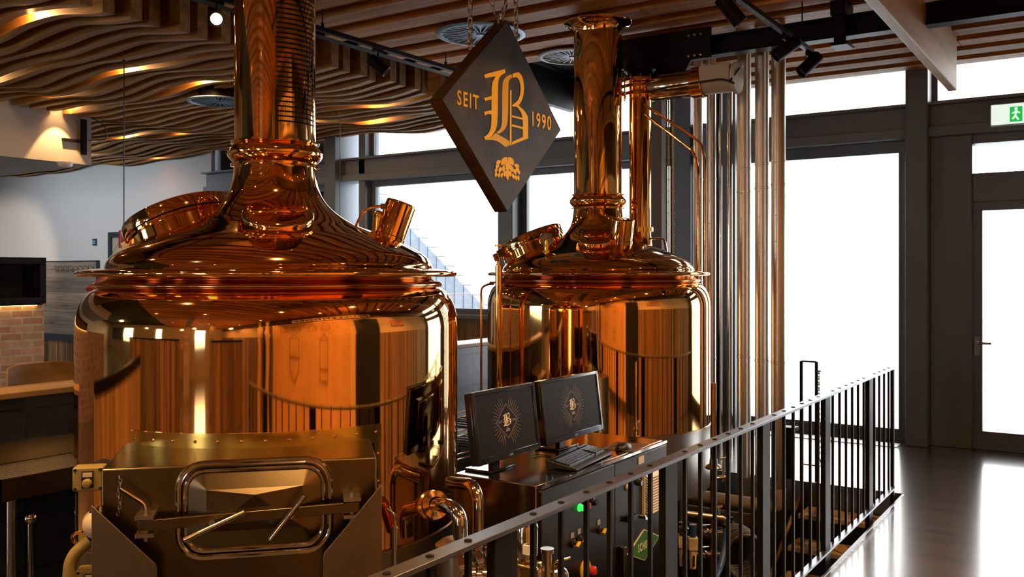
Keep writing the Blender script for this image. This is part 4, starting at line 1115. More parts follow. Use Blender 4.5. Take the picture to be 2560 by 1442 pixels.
# steel I-beam under the boards, carrying the pipes
ib = MB(); by = 6.82
for x0, x1 in ((-3.05, RX),):
    ib.box(x0, x1, by - .06, by + .06, 3.36, 3.372); ib.box(x0, x1, by - .06, by + .06, 3.50, 3.512); ib.box(x0, x1, by - .006, by + .006, 3.372, 3.50)
tag(ib.build('steel_beam', BLACKM), 'black steel I-beam carrying the bright vertical pipes under the ceiling', 'beam', kind='structure')
hg = MB(); hx_ = -1.66
hg.box(hx_ - .05, hx_ + .05, by - .16, by + .1, 3.50, 3.62); hg.box(hx_ - .04, hx_ + .04, by - .10, by - .06, 3.30, 3.52); hg.box(hx_ - .06, hx_ + .06, by - .12, by + .08, 3.29, 3.31)
tag(hg.build('beam_hanger', BLACKM, bevel=.004), 'black steel hanger bracket clamped on the I-beam near the track end', 'bracket')
cl = thing('column_bracket', 'black bolted steel plate hanging from the beam over the slim copper column', 'bracket', (-3.0, 6.7, 3.3))
b = MB(); b.box(-3.42, -2.62, by - .12, by - .10, 3.33, 3.57); b.prism([(-3.2, by - .10, 3.33), (-2.78, by - .10, 3.33), (-2.86, by - .10, 3.20), (-3.12, by - .10, 3.20)], (0, -.02, 0)); b.build('plate', BLACKM, cl)
for k in range(6):
    x = -2.80 + .05 * (k % 3); z = 3.36 + .16 * (k // 3); b = MB(); b.lathe([(.013, 0), (.013, .010), (.008, .016), (1e-4, .017)], (x, by - .12, z), (0, -1, 0), n=6); b.build('bolt', BRASS, cl)
# timber baffle beam over the walkway
bw = MB(); bw.box(-1.165, -1.10, 1.0, 8.25, 3.16, CZ + .1)
tag(bw.build('timber_beam', BEAMW, bevel=.006), 'pale timber beam hanging under the board ceiling above the walkway', 'beam', kind='structure')
# illuminated exit sign over the door
pe = on_y(2525, 285, 9.35)
ex = thing('exit_sign', 'green and white illuminated escape sign above the glazed door', 'sign', (pe.x + .05, 9.38, pe.z - .1))
b = MB(); b.box(pe.x - .16, pe.x + .26, 9.34, 9.42, pe.z - .10, pe.z + .10); b.build('housing', WHITE, ex, bevel=.006)
b = MB(); b.box(pe.x - .15, pe.x + .25, 9.334, 9.341, pe.z - .09, pe.z + .09); b.build('panel', EXITW, ex)
b = MB()
b.box(pe.x + .0, pe.x + .10, 9.328, 9.335, pe.z - .075, pe.z + .06)
b.prism([(pe.x + .13, 9.335, pe.z + .01), (pe.x + .17, 9.335, pe.z + .06), (pe.x + .17, 9.335, pe.z + .03), (pe.x + .23, 9.335, pe.z + .03), (pe.x + .23, 9.335, pe.z - .01), (pe.x + .17, 9.335, pe.z - .01), (pe.x + .17, 9.335, pe.z - .04)], (0, -.007, 0))
b.build('pictogram', EXITG, ex)
b = MB(); b.ball((pe.x + .05, 9.328, pe.z + .04), .013); b.tube([(pe.x + .05, 9.328, pe.z + .025), (pe.x + .045, 9.328, pe.z - .02), (pe.x + .07, 9.328, pe.z - .06)], .008, n=8); b.tube([(pe.x + .045, 9.328, pe.z - .02), (pe.x + .02, 9.328, pe.z - .05)], .008, n=8); b.tube([(pe.x + .02, 9.328, pe.z), (pe.x + .05, 9.328, pe.z + .02), (pe.x + .08, 9.328, pe.z)], .007, n=8); b.build('running_figure', EXITW, ex)

# ---------------------------------------------------------------- vertical pipes behind the kettle
def vpipe(px, Y, r, z0, z1, m, lab, grp='bright vertical duct pipes', seams=(), cat='pipe', elbow=None):
    p = on_y(px, 685, Y)
    if not elbow:
        t = thing('vertical_pipe', lab, cat, (p.x, p.y, z0), grp)
        b = MB(); b.cyl((p.x, p.y, z0), (p.x, p.y, z1), r, n=32); b.build('tube', m, t)
    else:
        t = thing('vertical_pipe', lab, cat, (p.x, p.y, z0), grp)
        b = MB(); b.cyl((p.x, p.y, z0), (p.x, p.y, z1), r, n=32); b.build('tube', m, t)
        ez, ex_ = elbow
        b = MB(); b.tube(rounded([(p.x, p.y, z0), (p.x, p.y, ez), (ex_, p.y, ez)], .14, 10), r * 1.06, n=24); b.build('insulated_run', GREYINS, t)
    for z in seams: b = MB(); b.lathe([(r, z - .010), (r + .003, z - .008), (r + .003, z + .008), (r, z + .010)], (p.x, p.y, 0), n=32); b.build('seam_ring', m, t)
    if seams:
        q = Vector((-.1, -1, 0)).normalized(); z = z0 + .1
        while z < z1 - .3: b = MB(); b.lathe([(.006, 0), (.005, .003), (1e-4, .004)], (p.x + q.x * r, p.y + q.y * r, z), q, n=8); b.build('rivet', m, t); z += .2
    return t


for px, r, lab, ez, sm in ((1860, .0555, 'thick bright duct pipe nearest the rear kettle of the three by the window', -.50, (.98, 2.32, 2.5)), (1905, .0545, 'thick bright duct pipe in the middle of the three by the window', -.32, (.97, 2.33, 2.52)), (1946, .054, 'thick bright duct pipe nearest the stairs of the three by the window', -.155, (.97, 2.34, 2.52))):
    Y = {1860: 7.2, 1905: 7.08, 1946: 6.96}[px]
    vpipe(px, Y, r, .0, 4.05, DUCT, lab, seams=sm, elbow=(ez, -3.2))
for px, lab, sm in ((1745, 'thinner bright duct pipe of two, nearer the rear kettle', (.9, 2.5)), (1778, 'thinner bright duct pipe of two, nearer the dark columns', (.9, 2.5))):
    vpipe(px, 7.75, .041, 0, 4.05, DUCT, lab, 'thinner bright duct pipes', sm)
vpipe(1801, 8.4, .016, 0, 4.05, CHROME, 'thin steel pipe between the dark columns and the duct pipes', 'thin steel pipes')
vpipe(1824, 8.4, .026, 0, 4.05, CHROME, 'slightly thicker steel pipe beside the thin one near the duct pipes', 'thin steel pipes')
for px, wd in ((1791, .05), (1812, .06), (1832, .04)):
    p = on_y(px, 685, 8.75); c = MB(); c.box(p.x - wd, p.x + wd, 8.7, 8.82, 0, 4.05); struct('column_%d' % (7 + int(px > 1795) + int(px > 1820)), c, FRAMEM)
p = on_y(1643, 685, 7.42)
c = MB(); c.box(p.x - .05, p.x + .05, 7.4, 7.5, 0, 4.05); tag(c.build('square_riser_duct', mat('brown_painted_duct', (.16, .125, .10), .5)), 'square brown riser duct standing behind the slim copper column', 'duct')
# cable ladder with cables
lx = on_y(1672, 685, 7.6).x
cl_ = thing('cable_ladder', 'wire cable ladder with green and grey cables rising beside the brown duct', 'cable ladder', (lx, 7.6, 0))
b = MB()
for dx in (-.055, .055): b.cyl((lx + dx, 7.58, 0), (lx + dx, 7.58, 4.05), .005, n=8)
for k in range(38): b.cyl((lx - .065, 7.576, .1 + .1 * k), (lx + .065, 7.576, .1 + .1 * k), .003, n=6)
b.build('wire_frame', STEEL, cl_)
for dx, m in ((-.02, CABLEG), (.0, STEEL), (.02, BLACKP), (.036, STEEL)):
    b = MB(); b.tube([(lx + dx, 7.595, .02), (lx + dx + .003, 7.597, 2.), (lx + dx, 7.595, 4.05)], .008, n=8); b.build('cable', m, cl_)

# ---------------------------------------------------------------- taproom side
# wall board with coat hooks
x0, x1 = on_y(60, 750, WY).x, on_y(250, 750, WY).x
ch = thing('coat_rack_board', 'weathered plank panel with a row of coat hooks on the white wall', 'coat rack', ((x0 + x1) / 2, WY - .02, .5))
b = MB(); z = .52
while z < 1.86: h_ = rnd.uniform(.16, .24); b.box(x0, x1 - .02, WY - .05, WY - .006, z, min(z + h_ - .004, 1.88)); z += h_
b.build('plank_panel', RUSTW, ch, flat=True)
b = MB(); b.box(x1 - .03, x1, WY - .06, WY - .006, .5, 1.90); b.box(x0, x1, WY - .06, WY - .006, 1.88, 1.90); b.box(x0, x1, WY - .07, WY - .006, .40, .52); b.build('metal_edge', NAVY, ch)
for k in range(8):
    x = x1 - .12 - .165 * k; hk = MB(); hk.box(x - .014, x + .014, WY - .062, WY - .05, 1.70, 1.80); hk.tube(rounded([(x, WY - .06, 1.78), (x, WY - .115, 1.78), (x, WY - .115, 1.82)], .02), .008, n=8); hk.tube(rounded([(x, WY - .06, 1.72), (x, WY - .10, 1.71), (x, WY - .10, 1.74)], .02), .008, n=8); hk.build('hook', STEEL, ch)
ww = MB(); xx = x0 - .1
while xx < x1 + 2.6: d_ = rnd.uniform(.16, .26); ww.box(xx, xx + d_ - .004, WY - .03, WY, 0, .40); xx += d_
struct('wainscot_north', ww, WALLW, flat=True)
# brick wall under the bulkhead with the dark framed glass case on it
BX = -10.60; by1 = on_x(110, 850, BX).y; bzt = on_x(110, 759, BX).z
br_ = MB(); br_.box(BX - .40, BX, -2.0, by1, 0, bzt); tag(br_.build('brick_ledge', BRICK, at=(BX, 3, 0)), 'low red brick wall lit yellow under the dark framed glass', 'brick wall', kind='structure')
czt = on_x(115, 644, BX).z; cy1 = on_x(116, 700, BX + .03).y; cy0 = 1.0
fp = thing('framed_glass_case', 'black framed dark glass case standing on the brick wall', 'display case', (BX - .2, 3.4, bzt))
b = MB(); xa, xb = BX - .38, BX + .03; q = .075
b.box(xa, xb, cy0, cy1, bzt + .002, bzt + q); b.box(xa, xb, cy0, cy1, czt - q, czt); b.box(xa, xb, cy1 - q, cy1, bzt + q, czt - q); b.box(xa, xb, cy0, cy0 + q, bzt + q, czt - q); b.build('frame', BLACKM, fp, bevel=.005)
b = MB(); b.box(xa, xa + .02, cy0 + q, cy1 - q, bzt + q, czt - q); b.build('dark_inside', NAVY, fp)
b = MB(); b.box(BX - .012, BX - .004, cy0 + q, cy1 - q, bzt + q, czt - q); b.build('glass_front', GLASS, fp)
ls = thing('light_strip', 'warm light strip under the lip of the black framed case', 'lamp', (BX + .02, by1 - 1., bzt - .02))
b = MB(); b.box(BX + .002, BX + .045, cy0, by1 - .04, bzt - .012, bzt + .001); b.build('lip', BLACKM, ls); b = MB(); b.box(BX + .012, BX + .034, cy0 + .05, by1 - .1, bzt - .018, bzt - .0125); b.build('diffuser', mat('lit_strip', (1, .8, .4), .4, emit=9., ecol=(1., .60, .14)), ls)
for x, y, z, tx, ty, tz, pw, an, col, lab in ((-16.4, 6.2, 2.97, -18.4, 9.6, 1.6, 150, 52, (1., .78, .60), 'small warm downlight under the plaster bulkhead shining on the white wall'), (-16.6, 7.1, 3.50, -16.8, 9.6, 2.3, 72, 125, (.78, .90, 1.), 'cool wall washer under the slats beside the plaster bulkhead'), (-14.4, 7.1, 3.50, -14.6, 9.6, 2.3, 72, 125, (.78, .90, 1.), 'cool wall washer under the slats above the framed picture'), (-12.9, 7.1, 3.50, -13.0, 9.6, 2.3, 30, 125, (.78, .90, 1.), 'cool wall washer under the slats nearest the windows')):
    t = thing('wall_washer', lab, 'lamp', (x, y, z))
    b = MB(); b.cyl((x, y, z), (x, y, 4.05 if z > 3.2 else 3.0), .05, n=16); b.build('lamp_body', BLACKM, t)
    spot_light('wall_beam', (x, y, z - .02), (tx, ty, tz), pw, an, .55 if z < 3 else 1., col, .03)
# picture and switch on the wall
px0 = on_y(276, 600, WY).x; px1 = on_y(380, 600, WY).x; ztp = on_y(276, 581, WY).z
pic = thing('framed_picture', 'navy framed picture with beige mount on the white wall', 'picture', ((px0 + px1) / 2, WY - .03, ztp - .9))
b = MB(); b.box(px0, px1, WY - .05, WY, ztp - .09, ztp); b.box(px0, px1, WY - .05, WY, ztp - .95, ztp - .86); b.box(px0, px0 + .09, WY - .05, WY, ztp - .86, ztp - .09); b.box(px1 - .09, px1, WY - .05, WY, ztp - .86, ztp - .09); b.build('frame', NAVY, pic)
b = MB(); b.box(px0 + .09, px1 - .09, WY - .02, WY, ztp - .86, ztp - .09); b.build('mount', BEIGE, pic)
ps = on_y(238, 605, WY)
sw = thing('light_switch', 'small square blue-grey light switch on the white wall', 'switch', (ps.x, WY - .01, ps.z - .06))
b = MB(); b.box(ps.x - .06, ps.x + .06, WY - .02, WY, ps.z - .06, ps.z + .06); b.build('plate', NAVY, sw, bevel=.004)
b = MB(); b.box(ps.x - .04, ps.x + .04, WY - .028, WY - .02, ps.z - .04, ps.z + .04); b.build('rocker', VENTM, sw, bevel=.003)
# red pendant lamps
def pendant(x, y, zc_, lab):
    t = thing('pendant_lamp', lab, 'lamp', (x, y, zc_ - .55), 'red pendant lamps')
    b = MB(); b.cyl((x, y, zc_), (x, y, 3.60), .005, n=8); b.cyl((x, y, 3.57), (x, y, 3.86), .012, n=8); b.build('cord', BLACKP, t)
    b = MB(); b.lathe([(1e-4, .03), (.015, .03), (.02, .0), (.045, -.005), (.045, -.16), (1e-4, -.16)], (x, y, zc_), n=28); b.build('cap', RED, t)
    b = MB(); b.lathe([(.05, -.34), (.16, -.40), (.31, -.52), (.315, -.55), (.30, -.55), (.15, -.43), (.05, -.37)], (x, y, zc_), n=48); b.build('shade', RED, t)
    b = MB()
    for k in range(3): q = 2 * PI * k / 3 + .4; b.cyl((x + .04 * math.cos(q), y + .04 * math.sin(q), zc_ - .10), (x + .26 * math.cos(q), y + .26 * math.sin(q), zc_ - .48), .002, n=6)
    b.build('wire', STEEL, t); return t


pq = on_x(310, 575, -7.5); pendant(-7.5, pq.y, pq.z, 'red pendant lamp on a long thin cord in front of the white wall')
pq = on_z(850, 272, 3.6); 
t = thing('hanging_cable', 'thin dark pendant cord hooked to the slats behind the slotted stack', 'cord', (pq.x, pq.y, 1.9))
b = MB(); b.cyl((pq.x, pq.y, 1.9), (pq.x, pq.y, 3.52), .005, n=8); b.build('cord', BLACKP, t)
b = MB(); b.tube(arc((pq.x, pq.y, 3.535), (1, 0, 0), UP, .018, -PI / 2, PI, 10), .004, n=6); b.cyl((pq.x - .018, pq.y, 3.53), (pq.x - .018, pq.y, 3.7), .004, n=6); b.build('hook', STEEL, t)
b = MB(); b.cyl((pq.x, pq.y, 1.7), (pq.x, pq.y, 1.9), .045, n=20); b.build('cap', RED, t)
# bulkhead fittings: spot that throws the cone of light, ceiling detector, bracket
p = Vector((-10.35, on_x(140, 280, -10.6).y, 3.62))
spot_light('wall_washer', (p.x, p.y, 3.66), (-10.62, p.y, 2.6), 60, 62, .25, r=.015)
p = on_z(183, 415, 2.96)
b = MB(); b.lathe([(1e-4, .0), (.07, .0), (.085, .03), (.085, .06), (1e-4, .06)], (p.x, p.y - .1, 2.94), n=28); tag(b.build('smoke_detector', WHITE), 'small round white detector under the end of the plaster bulkhead', 'detector')
p = on_x(225, 330, -10.56)
sb = thing('wall_bracket', 'dark metal speaker bracket at the end of the plaster bulkhead', 'bracket', (-10.56, p.y - .05, 3.1))
b = MB(); b.box(-10.60, -10.56, p.y - .1, p.y - .04, 3.12, 3.55); b.box(-10.60, -10.55, p.y - .34, p.y - .08, 3.26, 3.29); b.build('arm', BLACKM, sb)
b = MB(); b.tube(rounded([(-10.5, p.y - .04, 3.58), (-10.44, p.y + .12, 3.50), (-10.5, p.y + .2, 3.33), (-10.56, p.y - .02, 3.3)], .08), .006, n=8); b.build('cable', BLACKP, sb)
# chair behind the parapet
cp = on_x(95, 960, -5.75)
chx, chy = -5.72, cp.y
chr_ = thing('wooden_chair', 'light plywood chair standing behind the tiled parapet', 'chair', (chx, chy, 0))
b = MB(); n_ = 12; vs = []
for k in range(n_ + 1):
    s = -1 + 2 * k / n_; xo = .05 * (1 - s * s)
    for (dx, z) in ((0, .80), (.018, .80), (.030, 1.085), (.012, 1.085)): vs.append((chx + dx - xo, chy + .22 * s, z - (.02 * s ** 6 if z > 1 else 0)))
fs = [(4 * k + a, 4 * k + (a + 1) % 4, 4 * k + 4 + (a + 1) % 4, 4 * k + 4 + a) for k in range(n_) for a in range(4)] + [(3, 2, 1, 0), (4 * n_, 4 * n_ + 1, 4 * n_ + 2, 4 * n_ + 3)]
b.add(vs, fs); b.build('backrest', TABLEW, chr_, bevel=.004)
b = MB(); b.box(chx - .42, chx - .0, chy - .21, chy + .21, .62, .645); b.build('seat', TABLEW, chr_, bevel=.01)
for sx in (-.38, -.03):
    for sy2 in (-.18, .18): b = MB(); b.cyl((chx + sx, chy + sy2, 0), (chx + sx + (.03 if sx > -.1 else 0), chy + sy2, .82 if sx > -.1 else .62), .014, n=12); b.build('leg', BLACKM, chr_)
# perforated steel drip tables along the parapet
def drip(y0, y1, zt_, lab, depth=.42, PX0=PX0 + .006):
    t = thing('drip_table', lab, 'work table', (PX0 + depth / 2, (y0 + y1) / 2, PZ), 'perforated steel drip tables along the tiled parapet')
    b = MB(); b.box(PX0 + .03, PX0 + depth - .01, y0 + .01, y1 - .01, zt_ - .006, zt_); b.build('perforated_top', PERF, t)
    b = MB(); b.box(PX0, PX0 + .02, y0, y1, zt_ - .03, zt_ + .11); b.box(PX0 + depth - .012, PX0 + depth, y0, y1, zt_ - .11, zt_ + .004); b.box(PX0, PX0 + depth, y1 - .012, y1, zt_ - .11, zt_ + .06); b.box(PX0, PX0 + depth, y0, y0 + .012, zt_ - .11, zt_ + .004); b.build('rim', STEELH, t)
    b = MB(); b.box(PX0 + depth - .06, PX0 + depth - .02, y1 - .75, y1 - .06, zt_ - .24, zt_ - .11); b.build('apron', COPPER2, t)
    for yy in (y0 + .1, y1 - .1): b = MB(); b.cyl((PX0 + depth - .08, yy, PZ), (PX0 + depth - .08, yy, zt_ - .1), .022, n=12); b.build('leg', STEEL, t)


drip(2.34, 3.55, .62, 'perforated steel drip table along the tiled parapet beside the near kettle')
drip(4.1, 6.0, .62, 'perforated steel drip table along the tiled parapet between the kettles')
b = MB(); b.ball((-4.63, 2.50, .40), .03); b.cyl((-4.63, 2.50, .1), (-4.63, 2.50, .38), .014, n=12); tag(b.build('tap_knob', CHROME), 'steel ball-topped tap knob below the drip table beside the near kettle', 'knob')
# wire rack behind the monitors
wr_ = thing('wire_rack', 'chrome wire shelf rack behind the monitors', 'rack', (-3.2, 4.6, PZ))
for zz in (.72, .60, .45):
    b = MB(); cx_, cy_ = -3.25, 4.72
    for k in range(9): b.cyl((cx_ - .30, cy_ - .28 + .07 * k, zz), (cx_ + .30, cy_ - .28 + .07 * k, zz), .004, n=6)
    for sx in (-.30, .30): b.cyl((cx_ + sx, cy_ - .30, zz), (cx_ + sx, cy_ + .30, zz), .006, n=6); b.cyl((cx_ + sx, cy_ - .30, zz + .035), (cx_ + sx, cy_ + .30, zz + .035), .005, n=6)
    for sy2 in (-.30, .30): b.cyl((cx_ - .3, cy_ + sy2, zz), (cx_ + .3, cy_ + sy2, zz), .006, n=6); b.cyl((cx_ - .3, cy_ + sy2, zz + .035), (cx_ + .3, cy_ + sy2, zz + .035), .005, n=6)
    b.build('wire_shelf', CHROME, wr_)
for sx in (-.31, .31):
    for sy2 in (-.31, .31): b = MB(); b.cyl((cx_ + sx, cy_ + sy2, PZ), (cx_ + sx, cy_ + sy2, .78), .010, n=10); b.build('upright', CHROME, wr_)

# ---------------------------------------------------------------- fittings around the near kettle
# push-button boxes beside the hatch
def button_box(px, py, lab):
    c = at(px, py, 3.30)
    t = thing('push_button_box', lab, 'switch box', c, 'yellowed push-button boxes beside the hatch')
    f = N1; s = S1
    b = MB(); b.obox(c, s, f, UP, .052, .035, .043); b.build('housing', YBOX, t, bevel=.006)
    fc = c + f * .035
    b = MB(); b.obox(fc + f * .002, s, f, UP, .020, .003, .030); b.build('label_field', BLACKP, t)
    b = MB(); b.obox(fc + f * .005 + UP * .018, s, f, UP, .016, .002, .008); b.build('label_strip', CREAM, t)
    b = MB(); b.lathe([(.016, 0), (.017, .012), (.012, .022), (1e-4, .024)], fc + f * .003 - UP * .012, f, n=24); b.build('button', YBOX, t)
    b = MB()
    for sx in (-.042, .042):
        for sz in (-.034, .034): b.cyl(fc + s * sx + UP * sz - f * .001, fc + s * sx + UP * sz + f * .0015, .006, n=10)
    b.build('screw', BLACKP, t)
    b = MB(); b.cyl(c - f * .03, c - f * .13 + s * .02, .042, n=20); b.build('mounting_stub', BLACKP, t); return t


button_box(225, 1193, 'yellowed push-button box beside the top corner of the hatch box'); button_box(232, 1446, 'yellowed push-button box low beside the chute plate')
c = at(243, 1312, 3.28)
sn = thing('level_sensor_head', 'round cream sensor head with domed cap and curved conduit beside the chute', 'sensor', c)
b = MB(); f = (N1 - S1 * .35).normalized(); b.lathe([(1e-4, -.06), (.05, -.06), (.058, -.02), (.058, 0), (.050, .004), (.048, .016), (.036, .034), (.018, .042), (1e-4, .044)], c, f, n=36); b.build('head', CREAM, sn)
b = MB()
for k in range(4):
    q = PI / 2 * k + .4; b.cyl(c + (S1 * math.cos(q) + UP * math.sin(q)) * .053 + f * .0, c + (S1 * math.cos(q) + UP * math.sin(q)) * .053 + f * .004, .005, n=8)
b.build('screw', BLACKP, sn)
b = MB(); b.tube(rounded([c - UP * .05 - S1 * .02, c - UP * .11 - S1 * .09, c - UP * .30 - S1 * .10, c - UP * .6 - S1 * .08], .10, 10), .022, n=14)
for k in range(6): b.tube(rounded([c - UP * .05 - S1 * .02 + f * (.0), c - UP * .11 - S1 * .09, c - UP * .30 - S1 * .10, c - UP * .6 - S1 * .08], .10, 10), .0225, n=14) if k == 0 else None
b.build('conduit', YBOX, sn)
b = MB(); b.tube(rounded([c - S1 * .05 - UP * .02, c - S1 * .085 - UP * .03, c - S1 * .08 - UP * .06], .02), .006, n=8); b.build('wire', COPPER2, sn)
pb = at(235, 1275, 3.75)
# outlet elbow with union nut and grant
e0 = V1 + Vector((math.cos(.30), math.sin(.30), 0)) * .85
e0 = at(1050, 1262, 3.62); e1_ = at(1085, 1262, 3.42); e2_ = at(1152, 1290, 3.20); e3_ = at(1152, 1365, 3.20)
ol = thing('outlet_elbow', 'bright steel outlet elbow with copper union nut on the near kettle', 'pipe', (e1_.x, e1_.y, e3_.z), 'steel process pipes in the pit')
b = MB(); b.tube(rounded([e1_ + (e1_ - e2_).normalized() * .0, at(1120, 1264, 3.26), at(1150, 1285, 3.20), e3_], .09, 12), .027, n=20); b.build('elbow', CHROME, ol)
dv = (at(1085, 1262, 3.42) - at(1040, 1268, 3.62)).normalized()
b = MB(); b.lathe([(.03, -.02), (.05, -.02), (.056, -.01), (.056, .03), (.045, .035), (.045, .05), (.052, .055), (.052, .075), (.03, .08)], e1_ - dv * .05, dv, n=28); b.build('union_nut', COPPER2, ol)
b = MB(); b.tube(rounded([at(1015, 1335, 3.70), at(1012, 1275, 3.66), e1_ - dv * .05], .06, 8), .030, n=16); b.build('spigot', COPPER2, ol)
gc_ = at(1146, 1400, 3.22)
gn = thing('steel_filter_vessel', 'small cylindrical steel vessel with domed lid behind the handrail', 'vessel', (gc_.x, gc_.y, PZ))
b = MB(); zt2 = at(1146, 1345, 3.22).z; b.lathe([(.075, PZ), (.075, zt2 - .045), (.082, zt2 - .04), (.082, zt2 - .02), (.06, zt2 - .005), (.02, zt2), (1e-4, zt2)], gc_ * 1 - UP * gc_.z, n=40); b.build('shell', STEEL, gn)
b = MB(); cc = at(1205, 1362, 3.18); b.lathe([(.02, -.012), (.045, -.012), (.045, .012), (.02, .012)], cc, UP, n=28); b.cyl(cc - UP * .6, cc, .014, n=14); b.obox((gc_ + cc) / 2 * 1, (cc - gc_).normalized(), UP, (cc - gc_).normalized().cross(UP), .05, .012, .02); b.build('lid_clamp', CHROME, gn)
# pipe bend at the cabinet's end
p0, p1_, p2_ = at(1128, 1206, 3.88), at(1196, 1212, 3.68), at(1194, 1442, 3.68)
pb_ = thing('process_pipe', 'steel pipe bending down between the near kettle and the control cabinet', 'pipe', (p2_.x, p2_.y, PZ), 'steel process pipes in the pit')
b = MB(); b.tube(rounded([p0, p1_, Vector((p1_.x, p1_.y, PZ))], .10, 12), .026, n=18); b.build('tube', CHROME, pb_)
# valves standing in front of the cabinet
def valve(px, py, d, lab, tall=True):
    c = at(px, py, d)
    t = thing('pipe_valve', lab, 'valve', (c.x, c.y, c.z - .14), 'pipe valves in front of the cabinet')
    b = MB(); b.lathe([(1e-4, .0), (.040, .0), (.042, .01), (.042, .10), (.038, .108), (1e-4, .110)], c, UP, n=32); b.build('actuator', CHROME, t)
    b = MB(); b.cyl(c - UP * .02, c, .028, n=20); b.box(c.x - .045, c.x + .045, c.y - .035, c.y + .035, c.z - .10, c.z - .02); b.build('body', BRASS if tall else STEEL, t, bevel=.006)
    b = MB(); 
    for k in range(4): b.lathe([(.02, 0), (.045, 0), (.045, .016), (.03, .02), (.03, .036)], c - UP * .07 - RGT * (.05 + .038 * k), -RGT, n=24)
    b.build('flange', CHROME, t)
    b = MB(); b.cyl(c - UP * .07 + RGT * .045, c - UP * .07 + RGT * .10, .034, n=24); b.ball(c - UP * .07 + RGT * .11, .036); b.build('port', CHROME, t)
    b = MB(); b.box(c.x + .02, c.x + .045, c.y - .05, c.y - .04, c.z + .02, c.z + .05); b.build('type_plate', WHITE, t)
    return t


valve(1314, 1388, 3.02, 'steel actuator valve with tall bright cylinder behind the handrail')
c = at(1222, 1420, 3.05)
b = MB()
for k in range(5): b.lathe([(.018, 0), (.046 - .004 * (k % 2), 0), (.046 - .004 * (k % 2), .018), (.018, .02)], c + RGT * (.030 * (k - 3)) + UP * (.01 * k), (RGT + UP * .35), n=24)
tag(b.build('flanged_coupling', CHROME), 'row of bright flanged couplings beside the steel filter vessel', 'coupling')
c = at(1368, 1428, 2.95)
sv = thing('sampling_tap', 'small brass-handled sampling tap next to the cabinet corner', 'tap', c)
b = MB(); b.cyl(c - UP * .05, c + UP * .06, .016, n=16); b.cyl(c + UP * .06, c + UP * .075, .022, n=16); b.ball(c - RGT * .03, .022); b.cyl(c + RGT * .02 - UP * .04, c + RGT * .02 + UP * .0, .014, n=12); b.build('body', CHROME, sv)
b = MB(); b.tube(rounded([c + RGT * .02 - UP * .0, c + RGT * .02 + UP * .03, c + RGT * .075 + UP * .045], .015), .004, n=8); b.build('handle', BRASS, sv)
rh = MB(); c = at(1322, 1328, 3.1); rh.tube(rounded([c - RGT * .04 - UP * .01, c + RGT * .0 + UP * .01, c + RGT * .01 - UP * .02], .02), .005, n=8); tag(rh.build('red_lever', RED), 'thin red lever handle above the bright actuator cylinder', 'lever')

# ---------------------------------------------------------------- pipework in the pit beyond the cabinet
c = at(1784, 1000, 5.6)
sp = thing('standpipe', 'upright steel standpipe with clamp collar beside the rear kettle', 'pipe', (c.x, c.y, PZ), 'steel process pipes in the pit')
b = MB(); b.cyl((c.x, c.y, PZ), (c.x, c.y, at(1784, 957, 5.6).z), .0165, n=20); b.cyl((c.x, c.y, PZ), (c.x, c.y, at(1784, 1165, 5.6).z), .021, n=20); b.build('tube', COPPER2, sp)
zc2 = at(1784, 1167, 5.6).z
for pr_ in ([(.02, zc2 - .012), (.05, zc2 - .01), (.052, zc2), (.045, zc2 + .008), (.026, zc2 + .02), (.024, zc2 + .05), (.018, zc2 + .055)], [(.02, -.57), (.028, -.568), (.028, -.532), (.02, -.53)], [(.02, -.27), (.028, -.268), (.028, -.232), (.02, -.23)]):
    b = MB(); b.lathe(pr_, (c.x, c.y, 0), n=28); b.build('collar', STEEL, sp)
b = MB(); b.tube(rounded([c + RGT * .02 - UP * .48, c + RGT * .085 - UP * .47, Vector((c.x, c.y, -.30)) + RGT * .085], .06, 8), .012, n=12); b.build('branch', CHROME, sp)
b = MB(); q = Vector((c.x, c.y, zc2)) + RGT * .06; b.cyl(q - UP * .09, q + UP * .05, .007, n=10); b.bar(q + UP * .05 - RGT * .02, q + UP * .06 + RGT * .045, UP * .005, FWD * .008); b.build('needle_valve', STEEL, sp)
hp0, hp1 = at(1707, 1282, 5.3), at(1805, 1297, 5.3)
tpb = thing('hose_tap', 'horizontal steel tap pipe feeding the blue hose', 'tap', hp1, 'steel process pipes in the pit')
b = MB(); b.tube(rounded([hp0, at(1795, 1293, 5.3), at(1812, 1297, 5.3), at(1815, 1318, 5.3)], .04, 8), .015, n=14); b.build('tube', STEEL, tpb)
b = MB(); q = at(1797, 1290, 5.3); b.cyl(q, q + UP * .05, .010, n=10); b.bar(q + UP * .05 - RGT * .03, q + UP * .06 + RGT * .02, FWD * .01, UP * .004); q2 = at(1815, 1310, 5.3); b.cyl(q2, q2 - UP * .04, .021, n=8); b.build('valve', CHROME, tpb)
b = MB(); b.tube(rounded([at(1815, 1318, 5.3), at(1813, 1370, 5.27), at(1800, 1420, 5.2), at(1780, 1460, 5.05), Vector((at(1765, 1490, 4.9).x, at(1765, 1490, 4.9).y, PZ + .02))], .12, 8), .019, n=14); tag(b.build('blue_hose', BLUEH), 'thick blue rubber hose hanging from the tap down to the pit floor', 'hose')
